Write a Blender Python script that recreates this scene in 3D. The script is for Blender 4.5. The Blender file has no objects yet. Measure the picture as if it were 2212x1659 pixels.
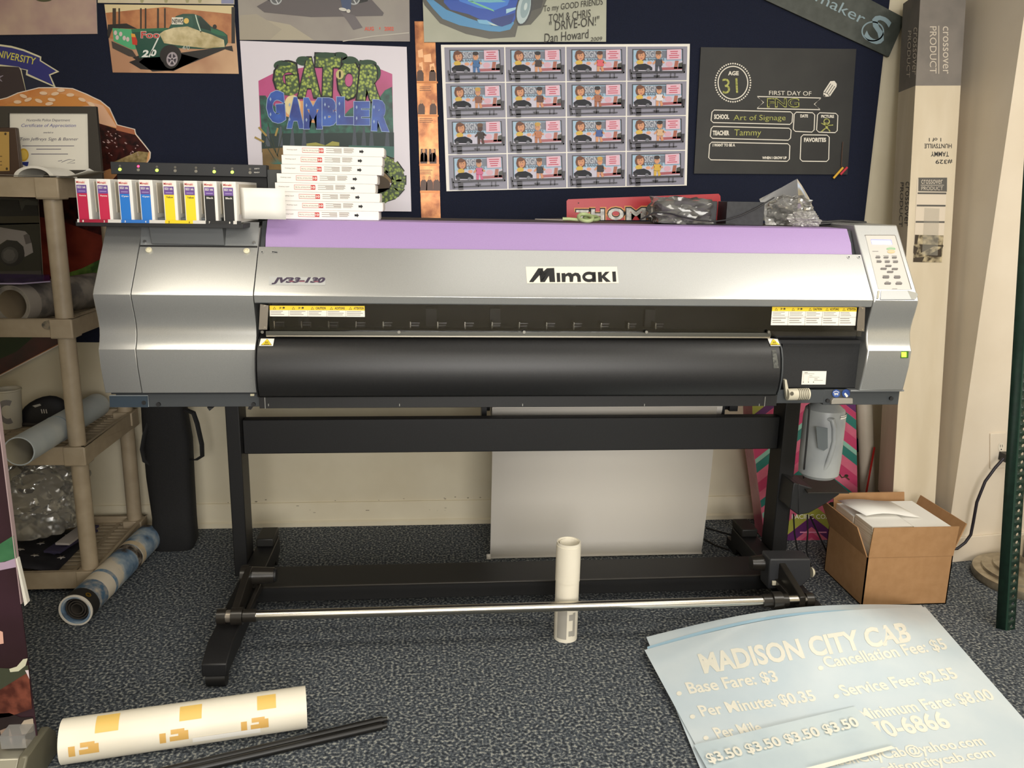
import bpy, bmesh, math, random
from math import sin, cos, pi, radians
from mathutils import Vector as V, Matrix
random.seed(7)
SC = bpy.context.scene
COL = SC.collection
# ---------------------------------------------------------------- camera
F, CXP, CYP, H = 1790.0, 1106.0, 829.5, 1.35
PIT, YAW, ROL = 0.225620, 0.096382, -0.019511
_f = V((sin(YAW)*cos(PIT), cos(YAW)*cos(PIT), -sin(PIT)))
_r = V((cos(YAW), -sin(YAW), 0)); _d = _f.cross(_r)
RT = _r*cos(ROL) + _d*sin(ROL); DN = -_r*sin(ROL) + _d*cos(ROL); FW = _f
CAM = V((0, 0, H))
cd = bpy.data.cameras.new('camera'); cam = bpy.data.objects.new('camera', cd); COL.objects.link(cam)
cd.sensor_width = 36; cd.lens = F/2212*36; cd.clip_start = 0.05
m = Matrix.Identity(4)
for i in range(3):
    m[i][0] = RT[i]; m[i][1] = -DN[i]; m[i][2] = -FW[i]; m[i][3] = CAM[i]
cam.matrix_world = m
SC.camera = cam
# ---------------------------------------------------------------- light, exposure
SC.view_settings.view_transform = 'Standard'; SC.view_settings.look = 'None'
SC.view_settings.exposure = 0.0; SC.view_settings.gamma = 1
SC.cycles.use_denoising = True
SC.cycles.max_bounces = 8
w = bpy.data.worlds.new('world'); SC.world = w; w.use_nodes = True
w.node_tree.nodes['Background'].inputs[0].default_value = (.75, .85, 1, 1)
w.node_tree.nodes['Background'].inputs[1].default_value = 1.0
def area(name, loc, size, rot, energy, col):
    l = bpy.data.lights.new(name, 'AREA'); l.shape = 'RECTANGLE'; l.size, l.size_y = size
    l.energy = energy; l.color = col
    o = bpy.data.objects.new(name, l); COL.objects.link(o); o.location = loc; o.rotation_euler = rot
    return o
area('window_daylight', (.55, -2.5, 1.55), (2.4, 1.1), (radians(90), 0, 0), 120, (1, .955, .90))
area('ceiling_fluorescent', (2.1, 1.05, 2.56), (1.2, .6), (0, 0, 0), 26, (1, .95, .86))
area('ceiling_fluorescent', (-1.25, 1.0, 2.56), (1.2, .6), (0, 0, 0), 20, (1, .91, .76))
area('ceiling_fluorescent', (.4, -.5, 2.56), (2.4, .6), (0, 0, 0), 36, (1, .95, .86))
area('ceiling_light_panel', (1.2, 1.75, 2.56), (2.4, .9), (0, 0, 0), 7, (1, .96, .9))
# ---------------------------------------------------------------- helpers
def ray(x, y): return RT*((x-CXP)/F) + DN*((y-CYP)/F) + FW
def P(x, y, ax, val):
    d = ray(x, y); i = 'xyz'.index(ax); t = (val-CAM[i])/d[i]; return CAM + d*t
def lin(h):
    h = h.lstrip('#'); c = [int(h[i:i+2], 16)/255 for i in (0, 2, 4)]
    return tuple(((x+.055)/1.055)**2.4 if x > .04045 else x/12.92 for x in c) + (1,)
_mats = {}
def K(hexc, rough=.5, metal=0.0, name=None, emit=0, **kw):
    key = (hexc, rough, metal, name, emit, tuple(kw.items()))
    if key in _mats: return _mats[key]
    m = bpy.data.materials.new(name or 'surface_'+hexc.lstrip('#')); m.use_nodes = True
    b = m.node_tree.nodes['Principled BSDF']
    b.inputs['Base Color'].default_value = lin(hexc); b.inputs['Roughness'].default_value = rough
    b.inputs['Metallic'].default_value = metal
    if emit:
        b.inputs['Emission Color'].default_value = lin(hexc); b.inputs['Emission Strength'].default_value = emit
    for k, v in kw.items(): b.inputs[k.replace('_', ' ')].default_value = v
    _mats[key] = m; return m
def noisy(name, c1, c2, scale, rough=.5, metal=0, bump=0, detail=3, lo=.35, hi=.65, stretch=None, c3=None, voro=False, dist=.002, **kw):
    m = bpy.data.materials.new(name); m.use_nodes = True; t = m.node_tree; b = t.nodes['Principled BSDF']
    tc = t.nodes.new('ShaderNodeTexCoord'); mp = t.nodes.new('ShaderNodeMapping')
    t.links.new(tc.outputs['Object'], mp.inputs[0])
    if stretch: mp.inputs['Scale'].default_value = stretch
    if voro:
        n = t.nodes.new('ShaderNodeTexVoronoi'); fac = n.outputs['Distance']
    else:
        n = t.nodes.new('ShaderNodeTexNoise'); n.inputs['Detail'].default_value = detail; fac = n.outputs['Fac']
    n.inputs['Scale'].default_value = scale; t.links.new(mp.outputs[0], n.inputs['Vector'])
    r = t.nodes.new('ShaderNodeValToRGB'); r.color_ramp.elements[0].position = lo; r.color_ramp.elements[1].position = hi
    r.color_ramp.elements[0].color = lin(c1); r.color_ramp.elements[1].color = lin(c2)
    if c3:
        e = r.color_ramp.elements.new((lo+hi)/2); e.color = lin(c3)
    t.links.new(fac, r.inputs[0]); t.links.new(r.outputs[0], b.inputs['Base Color'])
    b.inputs['Roughness'].default_value = rough; b.inputs['Metallic'].default_value = metal
    if bump:
        bp = t.nodes.new('ShaderNodeBump'); bp.inputs['Strength'].default_value = bump; bp.inputs['Distance'].default_value = dist
        t.links.new(fac, bp.inputs['Height']); t.links.new(bp.outputs[0], b.inputs['Normal'])
    for k, v in kw.items(): b.inputs[k.replace('_', ' ')].default_value = v
    return m
_txt = {}
def text_geo(s, bold=0.0, shear=0.0):
    key = (s, bold, shear)
    if key in _txt: return _txt[key]
    c = bpy.data.curves.new('t', 'FONT'); c.body = s; c.offset = bold; c.shear = shear; c.resolution_u = 3
    c.fill_mode = 'FRONT'; c.dimensions = '2D'
    o = bpy.data.objects.new('t', c); COL.objects.link(o)
    dg = bpy.context.evaluated_depsgraph_get(); me = bpy.data.meshes.new_from_object(o.evaluated_get(dg))
    bm = bmesh.new(); bm.from_mesh(me); bmesh.ops.triangulate(bm, faces=bm.faces); bm.to_mesh(me); bm.free()
    vs = [tuple(v.co)[:2] for v in me.vertices]; fs = [tuple(p.vertices) for p in me.polygons]
    bpy.data.objects.remove(o); bpy.data.curves.remove(c); bpy.data.meshes.remove(me)
    if not vs: vs = [(0, 0)]
    x0 = min(v[0] for v in vs); x1 = max(v[0] for v in vs); y0 = min(v[1] for v in vs); y1 = max(v[1] for v in vs)
    W_, H_ = max(x1-x0, 1e-6), max(y1-y0, 1e-6)
    _txt[key] = ([((a-x0)/W_, (b-y0)/H_) for a, b in vs], fs, W_/H_)
    return _txt[key]
class MB:
    def __init__(s): s.v = []; s.f = []; s.m = []; s.mats = []
    def mi(s, mat):
        if mat not in s.mats: s.mats.append(mat)
        return s.mats.index(mat)
    def raw(s, vs, fs, mat):
        b = len(s.v); s.v += [tuple(v) for v in vs]; k = s.mi(mat)
        for f in fs: s.f.append(tuple(b+i for i in f)); s.m.append(k)
    def face(s, pts, mat): s.raw(pts, [tuple(range(len(pts)))], mat)
    def box(s, x0, x1, y0, y1, z0, z1, mat):
        s.raw([(x, y, z) for x in (x0, x1) for y in (y0, y1) for z in (z0, z1)],
              [(0, 1, 3, 2), (4, 6, 7, 5), (0, 4, 5, 1), (2, 3, 7, 6), (0, 2, 6, 4), (1, 5, 7, 3)], mat)
    def obox(s, c, u, v, w, mat):   # oriented box: centre, three half axes
        c, u, v, w = V(c), V(u), V(v), V(w)
        s.raw([c+u*a+v*b+w*d for a in (-1, 1) for b in (-1, 1) for d in (-1, 1)],
              [(0, 1, 3, 2), (4, 6, 7, 5), (0, 4, 5, 1), (2, 3, 7, 6), (0, 2, 6, 4), (1, 5, 7, 3)], mat)
    def prism(s, pts, off, mat, side=None):
        n = len(pts); p = [V(q) for q in pts]; o = V(off)
        s.face(p, mat); s.face([q+o for q in reversed(p)], side or mat)
        s.raw(p+[q+o for q in p], [(i, i+n, (i+1) % n+n, (i+1) % n) for i in range(n)], side or mat)
    def prof(s, yz, x0, x1, mat):
        s.prism([(x0, y, z) for y, z in yz], (x1-x0, 0, 0), mat)
    def tube(s, a, b, r, mat, n=24, r2=None, caps=True, capmat=None):
        a, b = V(a), V(b); d = (b-a).normalized(); u = d.orthogonal().normalized(); w_ = d.cross(u); r2 = r if r2 is None else r2
        vs = [a+(u*cos(2*pi*i/n)+w_*sin(2*pi*i/n))*r for i in range(n)] + [b+(u*cos(2*pi*i/n)+w_*sin(2*pi*i/n))*r2 for i in range(n)]
        s.raw(vs, [(i, (i+1) % n, (i+1) % n+n, i+n) for i in range(n)], mat)
        if caps: s.face(vs[:n][::-1], capmat or mat); s.face(vs[n:], capmat or mat)
    def pipe(s, a, b, r, ri, mat, n=28, inner=None):   # open thick tube
        a, b = V(a), V(b); d = (b-a).normalized(); u = d.orthogonal().normalized(); w_ = d.cross(u)
        ring = lambda p, q: [p+(u*cos(2*pi*i/n)+w_*sin(2*pi*i/n))*q for i in range(n)]
        vs = ring(a, r)+ring(b, r)+ring(b, ri)+ring(a, ri)
        for k in range(4):
            l = (k+1) % 4
            s.raw(vs[k*n:(k+1)*n]+vs[l*n:(l+1)*n], [(i, (i+1) % n, (i+1) % n+n, i+n) for i in range(n)], (inner or mat) if k == 2 else mat)
    def path(s, pts, r, mat, n=8, flat=None):
        p = [V(q) for q in pts]; rings = []; u = None
        for i in range(len(p)):
            d = (p[min(i+1, len(p)-1)]-p[max(i-1, 0)]).normalized()
            u = d.orthogonal().normalized() if u is None else (u-d*u.dot(d)).normalized()
            w_ = d.cross(u); a_, b_ = (r, r) if flat is None else flat
            rings.append([p[i]+u*cos(2*pi*k/n)*a_+w_*sin(2*pi*k/n)*b_ for k in range(n)])
        for i in range(len(p)-1):
            s.raw(rings[i]+rings[i+1], [(k, (k+1) % n, (k+1) % n+n, k+n) for k in range(n)], mat)
        s.face(rings[0][::-1], mat); s.face(rings[-1], mat)
    def lathe(s, prof, o, mat, n=32, axis=(0, 0, 1)):
        o = V(o); ax = V(axis).normalized(); u = ax.orthogonal().normalized(); w_ = ax.cross(u)
        rings = [[o+ax*h+(u*cos(2*pi*k/n)+w_*sin(2*pi*k/n))*r for k in range(n)] for r, h in prof]
        for i in range(len(prof)-1):
            s.raw(rings[i]+rings[i+1], [(k, (k+1) % n, (k+1) % n+n, k+n) for k in range(n)], mat)
    def grid(s, rows, mat):
        n = len(rows[0])
        s.raw([p for r in rows for p in r], [(i*n+j, i*n+j+1, (i+1)*n+j+1, (i+1)*n+j) for i in range(len(rows)-1) for j in range(n-1)], mat)
    def build(s, name, parent=None, label=None, bevel=0, seg=2, smooth=38, org=None, solid=0, sub=0):
        o_ = V(org) if org is not None else V((0, 0, 0))
        if parent is not None: o_ = V(parent.get('_o', (0, 0, 0)))
        me = bpy.data.meshes.new(name); me.from_pydata([V(q)-o_ for q in s.v], [], s.f)
        for mt in s.mats: me.materials.append(mt)
        me.polygons.foreach_set('material_index', s.m)
        if bevel or sub:
            bm = bmesh.new(); bm.from_mesh(me); bmesh.ops.remove_doubles(bm, verts=bm.verts, dist=1e-5); bmesh.ops.recalc_face_normals(bm, faces=bm.faces); bm.to_mesh(me); bm.free()
        elif smooth:
            bm = bmesh.new(); bm.from_mesh(me); bmesh.ops.remove_doubles(bm, verts=bm.verts, dist=1e-6); bm.to_mesh(me); bm.free()
        if smooth:
            me.polygons.foreach_set('use_smooth', [True]*len(me.polygons)); me.set_sharp_from_angle(angle=radians(smooth))
        me.update()
        o = bpy.data.objects.new(name, me); COL.objects.link(o)
        if parent is not None: o.parent = parent; o['_o'] = list(o_)
        else: o.location = o_; o['_o'] = list(o_)
        if label: o['label'] = label
        if solid:
            q = o.modifiers.new('thickness', 'SOLIDIFY'); q.thickness = solid; q.offset = 0
        if bevel:
            q = o.modifiers.new('bevel', 'BEVEL'); q.width = bevel; q.segments = seg; q.limit_method = 'ANGLE'; q.angle_limit = radians(40)
        if sub:
            q = o.modifiers.new('sub', 'SUBSURF'); q.levels = q.render_levels = sub
        return o
class Art:   # printing on a plane: shapes are given in photograph coordinates (through a zoom window) and land on the real plane
    def __init__(s, mb, pt, n=(0, -1, 0), zoom=(0, 0, 1), step=.0004):
        s.mb, s.pt, s.n, s.z, s.st = mb, V(pt), V(n).normalized(), zoom, step
    def w(s, x, y, l=0):
        x, y = s.z[0]+x/s.z[2], s.z[1]+y/s.z[2]
        d = ray(x, y); p = s.pt+s.n*l*s.st
        return CAM+d*((p-CAM).dot(s.n)/d.dot(s.n))
    def base(s, pts, th, mat, side=None):
        s.mb.prism([s.w(x, y) for x, y in pts], -s.n*th, mat, side)
    def poly(s, pts, mat, l=1): s.mb.face([s.w(x, y, l) for x, y in pts], mat)
    def rect(s, x0, y0, x1, y1, mat, l=1): s.poly([(x0, y0), (x1, y0), (x1, y1), (x0, y1)], mat, l)
    def ell(s, x, y, rx, ry, mat, l=1, n=20, rot=0):
        c, q = cos(radians(rot)), sin(radians(rot))
        s.poly([(x+rx*cos(a)*c-ry*sin(a)*q, y+rx*cos(a)*q+ry*sin(a)*c) for a in [2*pi*i/n for i in range(n)]], mat, l)
    def stroke(s, pts, wd, mat, l=1, closed=False):
        n = len(pts); L = []; R_ = []
        for i in range(n):
            a = pts[(i-1) % n] if (closed or i > 0) else pts[i]; b = pts[(i+1) % n] if (closed or i < n-1) else pts[i]
            dx, dy = b[0]-a[0], b[1]-a[1]; q = math.hypot(dx, dy) or 1
            ex, ey = -dy/q*wd/2, dx/q*wd/2
            L.append((pts[i][0]+ex, pts[i][1]+ey)); R_.append((pts[i][0]-ex, pts[i][1]-ey))
        for i in range(n if closed else n-1):
            j = (i+1) % n; s.poly([L[i], L[j], R_[j], R_[i]], mat, l)
    def text(s, t, x, y, w_, h, mat, l=2, rot=0, shear=0, bold=0, sk=0):
        vs, fs, asp = text_geo(t, bold, shear)
        if w_ is None: w_ = h*asp
        c, q = cos(radians(rot)), sin(radians(rot)); k = math.tan(radians(sk))
        s.mb.raw([s.w(x+a*w_*c-(b*h)*q+b*h*k, y-a*w_*q-b*h*c, l) for a, b in vs], fs, mat)
    def lines(s, x0, y0, x1, y1, n, mat, l=2, fill=.45, jit=.25):   # fine print too small to read
        dy = (y1-y0)/n
        for i in range(n):
            s.rect(x0, y0+dy*i, x1-(x1-x0)*jit*random.random(), y0+dy*(i+fill), mat, l)
def meta(o, label, cat, group=None):
    o['label'] = label; o['category'] = cat
    if group: o['group'] = group
    return o
def thing(name, label, cat, loc, group=None):
    o = bpy.data.objects.new(name, None); COL.objects.link(o); o.location = loc; o['_o'] = list(loc); o.empty_display_size = .05
    return meta(o, label, cat, group)
def struct(o): o['kind'] = 'structure'; return o
def dup(root, loc, label, group=None):
    r = root.copy(); COL.objects.link(r); r.location = loc; r['label'] = label
    if group: r['group'] = group
    for ch in root.children:
        c = ch.copy(); COL.objects.link(c); c.parent = r
        for g in ch.children:
            e = g.copy(); COL.objects.link(e); e.parent = c
    return r
WALL = 3.27
WHITE = K('#f2f0ea', .55); BLACK = K('#141416', .5); INK = K('#1b1b1d', .6)
# ---------------------------------------------------------------- the setting
carpet = noisy('carpet_loop_pile', '#20252c', '#a2a39b', 118, .97, 0, .3, 4, .37, .67, c3='#4a5159', dist=.004)
t = carpet.node_tree; b = t.nodes['Principled BSDF']   # a slower drift of wear over the loop speckle
n2 = t.nodes.new('ShaderNodeTexNoise'); n2.inputs['Scale'].default_value = 3; n2.inputs['Detail'].default_value = 3
mx = t.nodes.new('ShaderNodeMix'); mx.data_type = 'RGBA'; mx.blend_type = 'MULTIPLY'; mx.inputs[0].default_value = .35
src = b.inputs['Base Color'].links[0].from_socket
t.links.new(src, mx.inputs[6]); t.links.new(n2.outputs['Color'], mx.inputs[7]); 
hs = t.nodes.new('ShaderNodeHueSaturation'); hs.inputs['Saturation'].default_value = 0; hs.inputs['Value'].default_value = 1.5
t.links.new(n2.outputs['Color'], hs.inputs['Color']); t.links.new(hs.outputs[0], mx.inputs[7])
t.links.new(mx.outputs[2], b.inputs['Base Color'])
paint = noisy('cream_wall_paint', '#d8ceb4', '#dfd6bd', 5, .75, 0, .05, 4)
paintR = noisy('cream_pilaster_paint', '#dacdb9', '#e0d4c1', 4, .7, 0, .05, 4)
scuff = K('#8f8570', .8)
b = MB(); b.box(-3.2, 3.4, -2.7, 3.4, -.05, 0, carpet); struct(b.build('floor'))
b = MB(); b.box(-3.2, 2.3, WALL, WALL+.1, 0, 2.6, paint); struct(b.build('wall_back'))
b = MB(); b.prism([(1.955, 2.79, 0), (3.4, 2.99, 0), (3.4, 3.37, 0), (1.955, 3.37, 0)], (0, 0, 2.6), paintR); struct(b.build('wall_right'))
b = MB(); b.box(-3.2, -3.1, -2.7, 3.37, 0, 2.6, paint); struct(b.build('wall_left'))
b = MB(); b.box(3.3, 3.4, -2.7, 2.8, 0, 2.6, paint); struct(b.build('wall_side'))
b = MB()
for q in ((-3.2, -.75, 0, 2.6), (1.85, 3.4, 0, 2.6), (-.75, 1.85, 0, .9), (-.75, 1.85, 2.2, 2.6)): b.box(q[0], q[1], -2.7, -2.6, q[2], q[3], paint)
struct(b.build('wall_front'))
b = MB(); b.box(-3.2, 3.4, -2.7, 3.4, 2.6, 2.7, K('#e8e6df', .8)); struct(b.build('ceiling'))
b = MB(); b.prof([(WALL, 0), (WALL-.022, 0), (WALL-.022, .018), (WALL-.013, .024), (WALL-.012, .092), (WALL-.006, .1), (WALL, .1)], -3.1, 1.95, paint)
for q in range(46):   # scuffs along the baseboard
    x = random.uniform(-1.0, 1.1); z = random.choice((.024, .1, .1, .06)) + random.uniform(-.003, .012); r_ = random.uniform(.001, .005)
    if z > .099: b.box(x, x+r_*2, WALL-.0009, WALL, z, z+r_, scuff)
    else: b.box(x, x+r_*3, WALL-.0128, WALL-.01, min(z, .088), min(z, .088)+r_*.6, scuff)
struct(b.build('baseboard_back', bevel=0))
d_ = V((1.445, .2, 0)).normalized(); nR = V((d_.y, -d_.x, 0))
b = MB(); c0 = V((1.955, 2.79, 0)); b.prism([c0, c0+d_*1.3, c0+d_*1.3+nR*.012, c0+nR*.012], (0, 0, .1), paintR); struct(b.build('baseboard_right', bevel=.002))
# wall outlet on the pilaster
Ro = c0+nR*.0005
A = Art(None, Ro, nR, (1600, 800, 2.962)); b = MB(); A.mb = b
A.base([(1592, 402), (1692, 396), (1690, 622), (1590, 626)], -.006, paintR)
o1 = meta(b.build('outlet_plate', bevel=.002), 'painted over electrical outlet plate on the cream pilaster behind the green post', 'outlet')
b = MB(); A = Art(b, Ro+nR*.0068, nR, (1600, 800, 2.962))
A.ell(1668, 492, 20, 28, K('#e6ddcb', .5)); A.rect(1660, 476, 1663, 492, INK, 2); A.rect(1673, 476, 1676, 492, INK, 2); A.ell(1668, 506, 4, 4, INK, 2)
b.build('socket', o1)
# ---------------------------------------------------------------- pin board and what is pinned on it
navy = noisy('navy_board_cloth', '#0c1226', '#131b33', 400, .95, 0, .3, 2)
b = MB(); b.prism([(-3.1, 3.258, .765), (1.728, 3.258, .765), (1.735, 3.258, 2.55), (-3.1, 3.258, 2.55)], (0, .0112, 0), navy)
meta(b.build('display_board', bevel=.003), 'large navy cloth covered display board fixed to the back wall', 'display board')
YB = 3.2575
def poster(pts, th=.004, side='#d9d4c8', base='#f0edf2', y=None, zoom=(0, 0, 1), rough=.35):
    mb = MB(); yy = (YB if y is None else y)-th
    A = Art(mb, (0, yy, 0), zoom=zoom); A.base(pts, th*.9, K(base, rough) if isinstance(base, str) else base, K(side, .6)); return mb, A
def pin(mb, name, label, cat='poster', group=None): return meta(mb.build(name, smooth=0), label, cat, group)
# 1 pink-grey print, only its lower edge is in view
b, A = poster([(-60, -60), (206, -60), (210, 73), (-60, 76)], base=noisy('pinkish_print', '#a98a86', '#c4aa97', 7, .35))
A.ell(95, -2, 18, 6, K('#4d4c30', .5))
pin(b, 'photo_print', 'pinkish brown photo print at the upper left end of the navy board', 'print')
# 2 strip above the truck print
b, A = poster([(212, -60), (505, -60), (506, 9.5), (211, 6)], base=noisy('pale_print', '#cbbd9c', '#d8cdb4', 9, .35), zoom=(0, 0, 1))
for x in (300, 352, 398, 425): A.poly([(x, -10), (x+14, -10), (x+9, 6), (x+4, 6)], K('#a9a178', .5))
A.rect(478, -20, 505, 8, K('#8f93b4', .4))
pin(b, 'photo_print', 'pale print just above the green pickup truck picture', 'print')
# 3 truck
Z1 = (0, 0, 3.95)
b, A = poster([(890, 37), (1993, 48), (2037, 630), (962, 618)], zoom=Z1, base=noisy('truck_print_ground', '#b98a6a', '#d9b28c', 6, .3))
tan = K('#c9793f', .35); dk = K('#150f0e', .35); grn = K('#1d6b4a', .3); gr2 = K('#124c3d', .3); glare_tone = noisy('painted_glare', '#e2d3a8', '#b0a070', 26, .25, 0, .1, 6)
A.poly([(895, 60), (1985, 60), (1995, 370), (940, 330)], noisy('brick_print', '#a9663d', '#c98a57', 20, .35), 1)
A.poly([(890, 37), (1993, 48), (1985, 120), (1400, 60), (900, 110)], K('#e2cf9f', .35), 2)
for x, w_ in ((1195, 14), (1235, 14), (1340, 16), (1400, 14), (960, 30), (1010, 14)): A.rect(x, 70, x+w_, 250, K('#3a2a1c', .4), 3)
A.rect(1975, 60, 2005, 370, dk, 3)
A.poly([(1130, 490), (1300, 610), (1480, 600), (1920, 420), (1990, 440), (1980, 390), (1400, 470), (1200, 470)], dk, 3)
A.poly([(1100, 530), (1200, 590), (1480, 606), (1700, 500), (1400, 420)], dk, 3)
A.poly([(920, 210), (1080, 200), (1170, 245), (960, 240), (930, 330), (915, 300)], dk, 4)
A.poly([(960, 240), (1120, 248), (1160, 420), (1120, 420), (970, 350)], K('#4fae78', .3), 5)
A.poly([(1120, 248), (1420, 238), (1440, 240), (1500, 138), (1560, 118), (1650, 118), (1715, 140), (1800, 225), (1905, 270), (1940, 300), (1945, 360), (1915, 408), (1700, 418), (1520, 410), (1440, 395), (1385, 440), (1370, 485), (1190, 495), (1160, 410)], gr2, 5)
A.poly([(1120, 248), (1420, 238), (1425, 262), (1124, 275)], grn, 6)
A.poly([(1440, 240), (1500, 146), (1640, 132), (1655, 228)], K('#2a5a4c', .2), 6); A.rect(1465, 148, 1562, 208, K('#efe9d8', .4), 7)
A.text('NEWS', 1470, 200, 90, 40, INK, 8, bold=.02); A.ell(1590, 178, 22, 24, K('#eec86a', .4), 7)
A.poly([(1690, 150), (1715, 146), (1795, 225), (1800, 262), (1712, 240)], K('#16302c', .2), 6); A.stroke([(1668, 126), (1685, 190), (1715, 275)], 9, K('#cfe0cc', .3), 7)
A.ell(1832, 228, 17, 20, dk, 7); A.poly([(1800, 240), (1905, 275), (1938, 310), (1860, 300), (1800, 275)], grn, 6)
A.poly([(1360, 290), (1400, 262), (1480, 236), (1600, 225), (1700, 262), (1800, 292), (1910, 340), (1918, 400), (1760, 412), (1600, 395), (1510, 385), (1400, 368)], glare_tone, 7)  # pale patch paints the glare that hides the truck's door
A.ell(1455, 470, 92, 88, dk, 6.5)
A.poly([(1118, 285), (1150, 290), (1172, 350), (1170, 385), (1130, 380)], K('#c8371f', .3), 6); A.poly([(1118, 285), (1150, 290), (1158, 318), (1122, 315)], K('#e3a53c', .3), 7)
A.poly([(950, 350), (1130, 430), (1170, 490), (1100, 480), (960, 410)], K('#4a4440', .2), 6)
A.ell(1460, 505, 70, 82, dk, 7, rot=8); A.ell(1468, 505, 48, 62, K('#a49aa0', .25), 8, rot=8); A.ell(1468, 505, 34, 46, K('#3c3540', .3), 9)
for a in range(5): A.stroke([(1468, 505), (1468+44*sin(a*1.257), 505-56*cos(a*1.257))], 12, K('#b7aeb4', .25), 10)
A.text('Foo', 1200, 328, 165, 62, K('#e8d8cc', .4), 7, bold=.05); A.text('Foo', 1204, 326, 155, 56, K('#c33a34', .4), 8, bold=.02)
A.text('2', 1207, 488, 60, 62, K('#e9ece6', .4), 8, shear=.2, bold=.04); A.text('0', 1285, 480, 50, 58, K('#e9ece6', .4), 8, shear=.2, bold=.04)
A.stroke([(1270, 488), (1350, 325)], 12, K('#dfe4dc', .4), 8); A.text('4/0', 1555, 425, 62, 36, K('#c9cfc4', .4), 8)
for x, y in ((985, 280), (1000, 320), (1060, 325), (1090, 335), (1030, 290)): A.ell(x, y, 14, 20, K('#d8c3c0', .4), 7)
pin(b, 'photo_print', 'photo print of a green pickup truck pinned on the navy board', 'print')
# 4 car-and-man print
Z2 = (500, 0, 3.95)
b, A = poster([(45, -240), (1515, -240), (1522, 354), (70, 340)], zoom=Z2, base=noisy('asphalt_print', '#8d8480', '#a29c92', 4, .3))
A.poly([(70, 130), (500, 210), (700, 340), (70, 340)], K('#b2a994', .35)); A.poly([(70, 130), (215, 120), (430, 250), (330, 338), (70, 336)], K('#a9a08f', .35), 2)
A.poly([(215, 55), (330, -10), (1180, -20), (1300, 110), (1290, 135), (1000, 140), (680, 145), (280, 105)], K('#5d5658', .35), 3)
A.poly([(930, 100), (1050, 130), (1120, 235), (1040, 255), (990, 180)], K('#6a6366', .35), 4)
A.poly([(260, -40), (1180, -40), (1160, 12), (1080, 30), (1050, -10), (440, -20), (420, 30), (320, 10)], K('#101012', .25), 4)
for x in (380, 1045): A.ell(x, -8, 52, 50, K('#aeb2b4', .3), 5); A.ell(x, -8, 40, 38, K('#55585c', .3), 6); A.stroke([(x-30, -40), (x, 0), (x+20, 36)], 9, K('#c8cacc', .3), 7)
A.poly([(925, -30), (1025, -30), (1018, 80), (985, 84), (970, 72), (945, 66)], K('#4a5878', .5), 8)
A.ell(950, 80, 34, 14, K('#d9d6cc', .5), 9, rot=10); A.ell(998, 94, 17, 16, K('#d9d6cc', .5), 9)
A.stroke([(950, 352), (1200, 310), (1515, 280)], 9, K('#bfb9ae', .4), 3)
for x, t_ in ((1135, 'AUG'), (1305, '2002')): A.text(t_, x, 262, 80, 34, K('#e0604a', .5), 5, bold=.03)
A.text('1', 1262, 250, 8, 18, K('#e0604a', .5), 5)
pin(b, 'photo_print', 'grey print of a dark car and a standing man above the cartoon alligator poster', 'print')
# 5 drawing of a blue sports car
Z3 = (900, 0, 3.568)
b, A = poster([(40, -220), (1465, -220), (1460, 322), (58, 325)], zoom=Z3, th=.006, side='#2a2a28', base=noisy('drawing_ground', '#a6a894', '#b5b6a2', 5, .3), y=3.2545)
for k, s_ in enumerate(('#55544a', '#3f3e3a')):
    A.poly([(45, 0), (60, 40), (180, 180), (380, 262), (560, 300), (760, 285), (780, 200), (880, 190), (960, 100), (1010, -20), (1030, -60), (60, -60)] if k == 0 else [(75, -60), (150, 40), (250, 110), (430, 180), (640, 238), (740, 200), (760, 120), (960, 60), (990, -60)], K(s_, .35), 1+k)
A.poly([(75, 0), (130, 70), (200, 145), (330, 195), (560, 240), (640, 245), (720, 228), (750, 180), (740, 120), (580, 200), (400, 140), (230, 75), (130, 0)], K('#4b93c6', .3), 3)
A.poly([(210, -60), (210, 20), (260, 75), (400, 110), (580, 190), (660, 205), (750, 165), (800, 60), (790, -60)], K('#1e4fb4', .25), 4)
A.poly([(300, -60), (330, 10), (470, 60), (600, 80), (700, 40), (740, -60)], K('#3d7fdd', .25), 5)
A.poly([(395, 10), (560, 20), (690, 15), (600, -20), (400, -30)], K('#6fb7c8', .3), 6); A.poly([(400, 10), (520, 60), (600, 90), (590, 75), (520, 45), (430, 8)], K('#78c79e', .3), 6)
A.poly([(690, 70), (770, 55), (760, 75), (690, 105)], K('#a9d5e8', .3), 6); A.poly([(570, 150), (760, 100), (730, 180), (660, 204), (590, 190)], K('#16337f', .3), 6)
A.poly([(465, 150), (540, 155), (640, 205), (580, 195), (480, 180)], K('#79b8dd', .3), 7); A.poly([(545, 170), (630, 200), (590, 195)], K('#e5e2c9', .3), 8)
A.ell(828, 60, 62, 140, K('#34383a', .35), 6, rot=12); A.ell(826, 62, 50, 125, K('#b7c9cc', .3), 7, rot=12); A.ell(838, 50, 34, 92, K('#8fa7ad', .3), 8, rot=12); A.ell(840, 50, 12, 30, K('#c9d8d8', .3), 9, rot=12)
for t_, x, y, w_, h_, r_ in (('To my GOOD FRIENDS', 985, 105, 460, 62, 7), ('TOM & CHRIS', 1025, 172, 325, 62, 7), ('" DRIVE-ON!"', 1030, 240, 390, 72, 7), ('Dan Howard', 985, 330, 350, 70, 6), ('2009', 1340, 318, 92, 30, 4)):
    A.text(t_, x, y, w_, h_, K('#3b3934', .6), 10, rot=r_, shear=.2)
pin(b, 'drawing_print', 'coloured drawing of a blue sports car signed with a handwritten dedication', 'drawing')
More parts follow.
